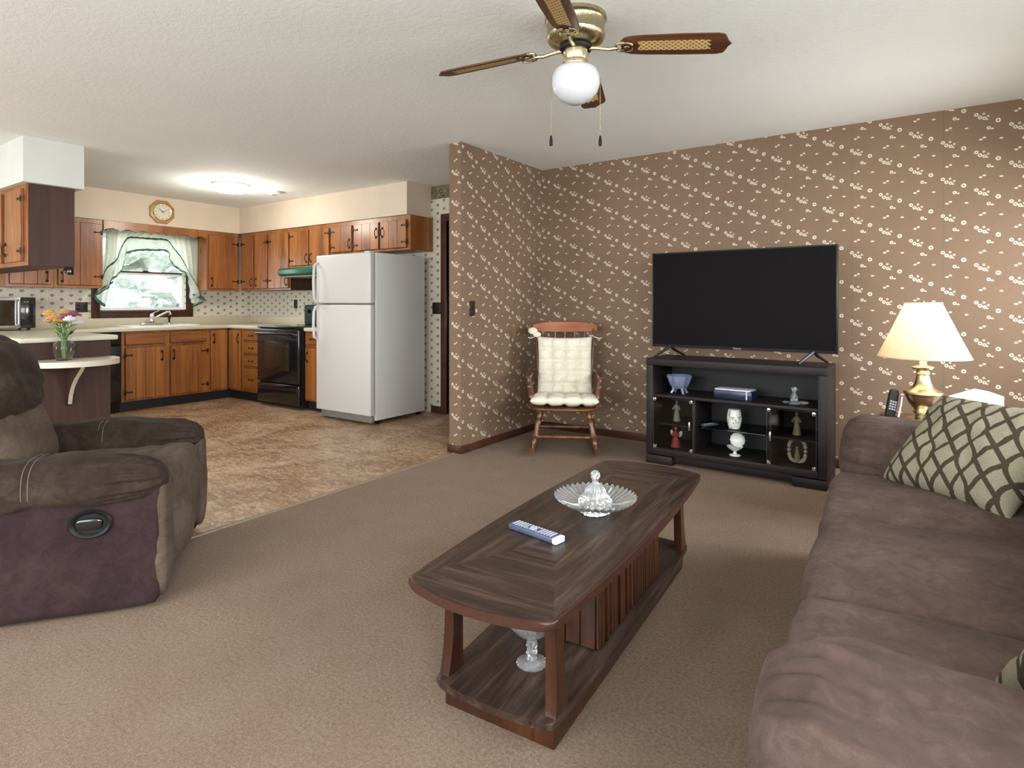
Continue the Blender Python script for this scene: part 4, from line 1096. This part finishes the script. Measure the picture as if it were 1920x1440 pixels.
# veneer faces: two end panels with cross grain, two side panels with long grain
zf = .3985
inset = boat(HW-.008, HL-.008, .030, .045)
mid = .36
def clip(poly, f):
    out = []
    for i in range(len(poly)):
        a = poly[i]; c = poly[(i+1) % len(poly)]
        fa, fc_ = f(a), f(c)
        if fa >= 0: out.append(a)
        if fa*fc_ < 0:
            q = fa/(fa-fc_); out.append((a[0]+(c[0]-a[0])*q, a[1]+(c[1]-a[1])*q))
    return out
jl = .26   # length of the mitred joint
def side_of(ax, ay, bx, by): return lambda p: (bx-ax)*(p[1]-ay)-(by-ay)*(p[0]-ax)
for s_ in (-1, 1):
    # end panel: a triangle-like region between the two mitres
    apex = (0, s_*(HL-.46))
    e = inset
    e = clip(e, (lambda ap: (lambda p: s_*(p[1]-ap[1]) - abs(p[0]-ap[0])*.46/HW))(apex))
    gi = max(range(len(e)), key=lambda i: math.dist(e[i], e[(i+1) % len(e)])); e = e[:gi+1] + [apex] + e[gi+1:]
    if len(e) > 2: MB().prism(e, .0012, 'xy', zf).build('end_veneer', 'tablex', tp)
for s_ in (-1, 1):
    e = inset
    e = clip(e, lambda p: s_*p[0])
    e2 = clip(e, lambda p: (abs(p[0])*.46/HW) - (p[1]-(HL-.46)))
    e2 = clip(e2, lambda p: (abs(p[0])*.46/HW) - (-p[1]-(HL-.46)))
    MB().prism(e2, .0012, 'xy', zf).build('side_veneer', 'table', tp)
MB().prism(boat(.190, .665, .022, .02), .020, 'xy', .072, .004).build('lower_shelf', 'table', t)
MB().box((-.178, -.63, 0), (.178, .63, .073), .003).build('plinth', 'tableleg', t)
b = MB().box((-.155, -.30, .092), (.155, .30, .374), .002)
b.build('cabinet_box', 'tableleg', t)
for s_ in (-1, 1):
    b = MB()
    rr = random.Random(3)
    k = -.30
    while k < .29:
        w_ = .016+.012*rr.random(); dd = .008+.010*rr.random()
        x0 = .155; b.box((min(s_*x0, s_*(x0+dd)), k, .094), (max(s_*x0, s_*(x0+dd)), k+w_-.003, .372), .003, 1); k += w_
    b.build('slat_front', 'tableleg', t)
for s_ in (-1, 1):
    b = MB(); k = -.155
    while k < .14:
        b.box((k, min(s_*.30, s_*.306), .094), (k+.051, max(s_*.30, s_*.306), .372), .003, 1); k += .052
    b.build('end_boards', 'tableleg', t)
for sx in (-1, 1):
    for sy in (-1, 1):
        rows = []
        for i in range(13):
            q = i/12; z = .092 + .284*q
            fl = .006*(1-q)**2.5 + .010*q*q - .012
            hw = .021 + .006*(1-q)**3 + .006*q**3; hd = .016
            cx_ = sx*(.165 + .008*(1-q)**2); cy_ = sy*(.612 + fl)
            hh = hw + .009*(1-q)**3
            rows.append([(cx_-hd, cy_-hh, z), (cx_+hd, cy_-hh, z), (cx_+hd, cy_+hh, z), (cx_-hd, cy_+hh, z)])
        MB().grid(rows, False, True, True).build('leg', 'tableleg', t, smooth=50)
# glass serving dish with lidded centre
t = thing('crystal_relish_dish', 'pressed-glass scalloped serving dish with pointed lid on the coffee table', 'dish', (-.985, 1.985, .4002), 0)
MB().lathe([(.060, 0), (.062, .004), (.060, .012), (.052, .018), (.056, .018), (.058, .004)], (0, 0, 0), 40, cap=True).build('metal_ring', 'chrome', t)
MB().lathe([(.0, .018), (.055, .019), (.092, .028), (.130, .044), (.150, .058), (.149, .062), (.128, .050), (.090, .035), (.054, .026), (0, .025)], (0, 0, 0), 240, flute=(40, .022), cap=False, zf=.028).build('platter', 'crystal', t)
for k in range(5):
    a = k*2*pi/5+.3; MB().tube([(.045*cos(a), .045*sin(a), .032), (.095*cos(a), .095*sin(a), .038), (.135*cos(a), .135*sin(a), .055)], .004, 6).build('compartment_rib', 'crystal', t)
MB().lathe([(.056, .026), (.060, .032), (.060, .045), (.050, .058), (.040, .070), (.034, .088), (.022, .100), (.012, .108), (.010, .120), (.016, .130), (.017, .142), (.010, .152), (0, .156)], (0, 0, 0), 72, flute=(18, .05)).build('lid', 'crystal', t)
# remote on coffee table
t = thing('remote_control', 'long grey-blue remote with white end on the coffee table', 'remote control', (-1.052, 1.676, .4002), R_(-9))
MB().box((-.105, -.0235, 0), (.09, .0235, .020), .006).build('casing', 'bluey', t)
MB().box((.088, -.0235, 0), (.107, .0235, .020), .004).build('end_cap', 'bluewhite', t)
b = MB(); rr = random.Random(5)
for i in range(14):
    for j in range(4):
        if 4 < i < 9 and j in (1, 2): continue
        b.box((-.09+i*.0125, -.0185+j*.0100, .020), (-.082+i*.0125, -.0115+j*.0100, .0218), .0007, 1)
b.lathe([(.013, .020), (.013, .0225), (.009, .0228), (0, .0222)], (-.008, 0, 0), 20)
b.build('buttons', 'keys', t)
# goblet under the table
t = thing('crystal_compote', 'tall-stemmed pressed-glass compote on the lower shelf of the coffee table', 'compote', (-.955, 1.50, .0925), 0)
MB().lathe([(.0, 0), (.044, 0), (.046, .004), (.036, .010), (.016, .016), (.012, .024), (.017, .034), (.013, .044), (.017, .054), (.014, .070), (.022, .082), (.048, .098), (.068, .122), (.078, .155), (.082, .190), (.078, .190), (.070, .152), (.058, .122), (.036, .104), (0, .094)], (0, 0, 0), 96, flute=(24, .03), cap=False).build('goblet', 'crystal', t)

# ------------------------------------------------------------------ couch
t = thing('couch', 'long brown microsuede couch along the right side of the room', 'couch', (.40, 1.97, 0), R_(2.6))
# local x: towards the back (+), front at x=-.62 ; local y: -1.25 .. 1.25
def O(x, y, z): return (x-.30, y-1.97, z)
MB().pad(O(.28, 1.97, .18), (1.20, 2.36, .30), .03, 16, wr=.01, wsc=5).build('base', 'sofa', t)
def cush(y0, y1, seed, nm='seat_cushion'):
    MB().pad(O(.07, (y0+y1)/2, .385), (.84, (y1-y0)+.004, .18), .038, 28, (.015, 0, .024), wr=.011, wsc=3.5, seed=seed).build(nm, 'sofa', t, smooth=80)
cush(1.05, 1.625, 1); cush(1.625, 2.27, 5); cush(2.27, 2.87, 9)
for (y0, y1, sd) in ((1.05, 1.625, 2), (1.625, 2.27, 4), (2.27, 2.87, 7)):
    MB().pad((0, 0, 0), (.24, (y1-y0)+.002, .44), .07, 22, (.06, 0, .02), wr=.03, wsc=4, seed=sd).build('back_cushion', 'sofa', t, O(.43, (y0+y1)/2, .64), (0, R_(12), 0), smooth=80)
MB().pad(O(.72, 1.97, .46), (.26, 2.36, .80), .07, 16, wr=.01, wsc=4).build('back_frame', 'sofa', t, smooth=80)
def arm(yc, s_, seed, hw=.155):
    def fn(p, r):
        # pleats fan over the rounded front
        ang = math.atan2(r.z, r.y)
        front = max(0, min(1, (-p.x-.70)/.28))
        pl_ = (sin(ang*15+1.3*sin(ang*4+seed)) + .6*sin(ang*31+seed))
        k = 1 + .045*pl_*front
        r.y *= k; r.z *= k
        sag = .018*sin(r.x*9+seed)*(p.z > 0)
        r.z += sag*.5 + .022*front*(p.z > 0)
        return r
    MB().soft(O(.20, yc, .505), (1.08, hw*2.1, .315), 4.4, 34, wr=.012, wsc=5, seed=seed, fn=fn).build('arm', 'sofa', t, smooth=80)
    MB().soft(O(.25, yc, .24), (1.10, hw*1.75, .46), 7, 16, wr=.010, wsc=4, seed=seed+3).build('arm_panel', 'sofa', t, smooth=80)
arm(.925, -1, 1.0, .19); arm(3.06, 1, 4.0, .165)
for (x, y) in ((-.2, .9), (-.2, 3.05), (.75, .9), (.75, 3.05)):
    MB().lathe([(.03, 0), (.034, .03)], O(x, y, 0), 12).build('foot', 'tableleg', t)
# pillows
def pillow(label, loc, rot, s_=.50, h_=None):
    o = MB().quilt(s_, h_ or s_, .17, cc=.05, n=36, seed=s_*9)
    ob = o.build('throw_pillow', 'pillow', None, loc, rot, smooth=80)
    return tag(ob, label, 'pillow')

def basis(e1, e2):
    e1 = Vector(e1).normalized(); e3 = e1.cross(Vector(e2)).normalized(); e2 = e3.cross(e1)
    return Matrix((e1, e2, e3)).transposed().to_euler()
e1 = Vector((.72, -.693, 0)); e2 = Vector((.32, .50, .64)).normalized()
pc = Vector((-.075, 2.735, .495)) + .225*e1 + .200*e2
pillow('trellis-patterned beige throw pillow leaning in the far corner of the couch', pc, basis(e1, e2), .49, .43)
e1 = Vector((.90, .25, .10)).normalized(); e2 = Vector((.10, -.75, .62)).normalized()
pillow('trellis-patterned beige throw pillow beside the near arm of the couch', Vector((.122, 1.325, .492)) + .215*e1 + .215*e2, basis(e1, e2), .46)

# ------------------------------------------------------------------ end table with lamp
t = thing('end_table', 'dark wooden end table behind the far arm of the couch', 'end table', (.14, 3.92, 0), 0)
MB().soft((0, 0, .515), (.66, .56, .028), 14, 8).build('tabletop', 'tableleg', t)
MB().box((-.27, -.22, .44), (.27, .22, .502), .003).build('apron', 'tableleg', t)
for sx in (-1, 1):
    for sy in (-1, 1):
        MB().lathe([(.016, 0), (.020, .05), (.024, .30), (.026, .44), (.026, .50)], (sx*.245, sy*.195, 0), 12).build('leg', 'tableleg', t)
t = thing('table_lamp', 'lit brass table lamp with a cream pleated shade on the end table', 'lamp', (.026, 3.90, .529), 0)
MB().lathe([(.085, 0), (.088, .010), (.075, .022), (.040, .032), (.034, .042), (.044, .052), (.050, .062), (.040, .070), (.052, .085), (.070, .110), (.082, .140), (.086, .152), (.093, .160), (.090, .170), (.070, .180), (.052, .190), (.040, .215), (.034, .240), (.031, .258), (.036, .264), (.032, .270), (.030, .282), (.052, .292), (.055, .300), (.040, .306), (.016, .312)], (0, 0, 0), 48).build('brass_body', 'brass', t)
MB().box((-.017, -.017, .310), (.017, .017, .385), .004).build('socket', 'white', t)
rows = []
NS = 220
for (r, z) in ((.212, .352), (.211, .356), (.155, .48), (.085, .644), (.084, .650)):
    rows.append([((r+(.0022 if k % 2 else -.0022)*r/.2)*cos(2*pi*k/NS), (r+(.0022 if k % 2 else -.0022)*r/.2)*sin(2*pi*k/NS), z) for k in range(NS)])
sh = MB().grid(rows, False, True).build('lamp_shade', 'shade', t, smooth=80)
md = sh.modifiers.new('thickness', 'SOLIDIFY'); md.thickness = .0015
MB().tube([(.086*cos(2*pi*k/40), .086*sin(2*pi*k/40), .648) for k in range(40)], .003, 6, True).build('shade_trim', 'shade', sh)
MB().tube([(.213*cos(2*pi*k/60), .213*sin(2*pi*k/60), .354) for k in range(60)], .003, 6, True).build('shade_trim', 'shade', sh)
MB().tube([(-.084, 0, .640), (0, 0, .636), (.084, 0, .640)], .002, 5).tube([(0, -.084, .640), (0, 0, .636), (0, .084, .640)], .002, 5).tube([(0, 0, .385), (.06, 0, .43), (.065, 0, .56), (0, 0, .636)], .002, 5).tube([(0, 0, .385), (-.06, 0, .43), (-.065, 0, .56), (0, 0, .636)], .002, 5).lathe([(0, .636), (.007, .64), (.007, .655), (0, .664)], (0, 0, 0), 10).build('harp', 'brass', t)
MB().ball((0, 0, .475), .030, 3, (1, 1, 1.25)).lathe([(.014, .385), (.014, .445)], (0, 0, 0), 12).build('bulb', emis('warm_lamp_bulb', (1, .80, .50), 5), t).visible_shadow = True
pl = bpy.data.lights.new('lamp_bulb_light', 'POINT'); pl.energy = 9; pl.color = (1, .86, .66); pl.shadow_soft_size = .035
po = bpy.data.objects.new('lamp_bulb_light', pl); C.objects.link(po); po.parent = t; po.location = (0, 0, .555)
t = thing('cordless_phone', 'black cordless handset standing in its cradle beside the lamp', 'telephone', (-.125, 3.84, .529), R_(20))
MB().box((-.04, -.035, 0), (.04, .045, .03), .008).build('cradle', 'blackm', t)
hs = MB().soft((0, 0, .085), (.048, .026, .165), 5, 6).build('handset', 'blackm', t, (0, .01, .012), (R_(-12), R_(14), 0))
b = MB()
for i in range(4):
    for j in range(3): b.box((-.015+j*.012, -.0155, .05+i*.014), (-.007+j*.012, -.0125, .058+i*.014))
b.build('buttons', 'keys', hs)
MB().tube([(.034, -.02, .02), (.05, -.02, .10), (.055, -.02, .14)], .005, 6).build('cradle_trim', 'steel', t)
t = thing('tissue_box', 'white box on the end table behind the patterned pillow', 'box', (.25, 3.90, .529), R_(30))
MB().prism([(-.10, 0), (.10, 0), (.10, .17), (.03, .195), (-.10, .155)], .12, 'xz', -.06, .006).build('carton', 'white', t)

# ------------------------------------------------------------------ recliner
t = thing('recliner', 'dark brown suede recliner armchair with an oval side handle in the left foreground', 'recliner', (-2.40, 1.12, 0), R_(52.6))
def rsoft(nm, mat, c, d, k=5, n=18, rot=(0, 0, 0), **kw):
    return MB().soft((0, 0, 0), d, k, n, **kw).build(nm, mat, t, c, rot, smooth=80)
MB().soft((0, 0, 0), (.96, .13, .50), 22, 18, wr=.003, wsc=4).build('side_panel', 'reclside', t, (-.49, .065, .265), (0, 0, 0), smooth=60)
rsoft('side_panel', 'reclside', (-.49, .845, .265), (.96, .13, .50), 22, 14, wr=.003, wsc=4)
def armfn(seed):
    def fn(p, r):
        ang = math.atan2(r.z, r.y); f_ = max(0, min(1, (p.x-.55)/.4))
        k = 1+.05*(sin(ang*13+seed)+.5*sin(ang*29+seed))*f_
        r.y *= k; r.z *= k
        r.z -= .035*max(0, -p.x+.1)                    # dips towards the back
        for s0 in (-.55, .12):                         # stitched seams pull in
            r.z -= .006*math.exp(-((p.x-s0)/.035)**2)*(1 if r.z > 0 else -1); r.y -= .006*math.exp(-((p.x-s0)/.035)**2)*(1 if r.y > 0 else -1)
        return r
    return fn
for (y, sd) in ((.060, 1.0), (.825, 5.0)):
    a_ = MB().soft((0, 0, 0), (.98, .225, .185), 2.9, 34, wr=.012, wsc=6, seed=sd, fn=armfn(sd)).build('arm', 'recl', t, (-.48, y, .512), (0, R_(1.5), 0), smooth=80)
    st = MB()
    for s0 in (-.55, .12):
        for dx in (-.010, .010):
            x = s0*.49+dx
            st.tube([(x, -.1115*math.copysign(abs(cos(q))**.72, cos(q)) , .0915*math.copysign(abs(sin(q))**.72, sin(q)) - .035*max(0, -s0+.1)) for q in [-.35+(pi+.7)*i/24 for i in range(25)]], .0011, 4)
    st.build('stitching', 'thread', a_)
rsoft('front_gusset', 'seatsuede', (-.018, .066, .27), (.07, .125, .47), 4, 12, wr=.006, wsc=8)
rsoft('front_gusset', 'seatsuede', (-.018, .835, .27), (.07, .125, .47), 4, 12, wr=.006, wsc=8)
rsoft('footrest', 'seatsuede', (-.075, .447, .29), (.20, .62, .44), 4, 20, wr=.018, wsc=5, seed=2)
rsoft('seat_cushion', 'seatsuede', (-.34, .447, .40), (.62, .62, .17), 5, 18, wr=.012, wsc=5, seed=4, puff=(0, 0, .15))
rsoft('base', 'reclside', (-.50, .447, .18), (.86, .62, .24), 12, 8)
rsoft('lumbar_cushion', 'seatsuede', (-.68, .40, .585), (.24, .56, .34), 3.2, 24, (0, R_(-14), 0), wr=.018, wsc=5, seed=6, puff=(.25, 0, 0))
rsoft('headrest_cushion', 'recl', (-.79, .435, .815), (.32, .77, .42), 2.8, 28, (0, R_(-18), 0), wr=.026, wsc=5, seed=8, puff=(.2, 0, .05))
rsoft('back_shell', 'recl', (-.83, .447, .60), (.26, .86, .80), 3.6, 18, (0, R_(-14), 0), wr=.01, wsc=4)
h = thing_part = MB().lathe([(.068, .004), (.072, -.004), (.066, -.010), (.056, -.006), (.050, .002), (0, .003)], (0, 0, 0), 40, 'y').build('release_handle', 'blackm', t, (-.235, -.002, .352), (0, 0, 0))
h.scale = (1, 1, .74)
MB().soft((0, 0, 0), (.088, .018, .060), 3, 8).build('pull_cup', 'black', h, (-.004, -.002, 0))

# repeats of one kind share a group phrase
GR = {'wall_cabinet': 'kitchen wall cabinets', 'base_cabinet': 'kitchen base cabinets', 'throw_pillow': 'trellis throw pillows on the couch',
      'chair_cushion': 'cream cushions on the rocking chair', 'tree': 'trees outside the sink window', 'figurine': 'figurines behind the console glass doors', 'countertop': 'kitchen countertops'}
for o in bpy.data.objects:
    k = o.name.split('.')[0]
    if o.parent is None and k in GR and 'label' in o: o['group'] = GR[k]
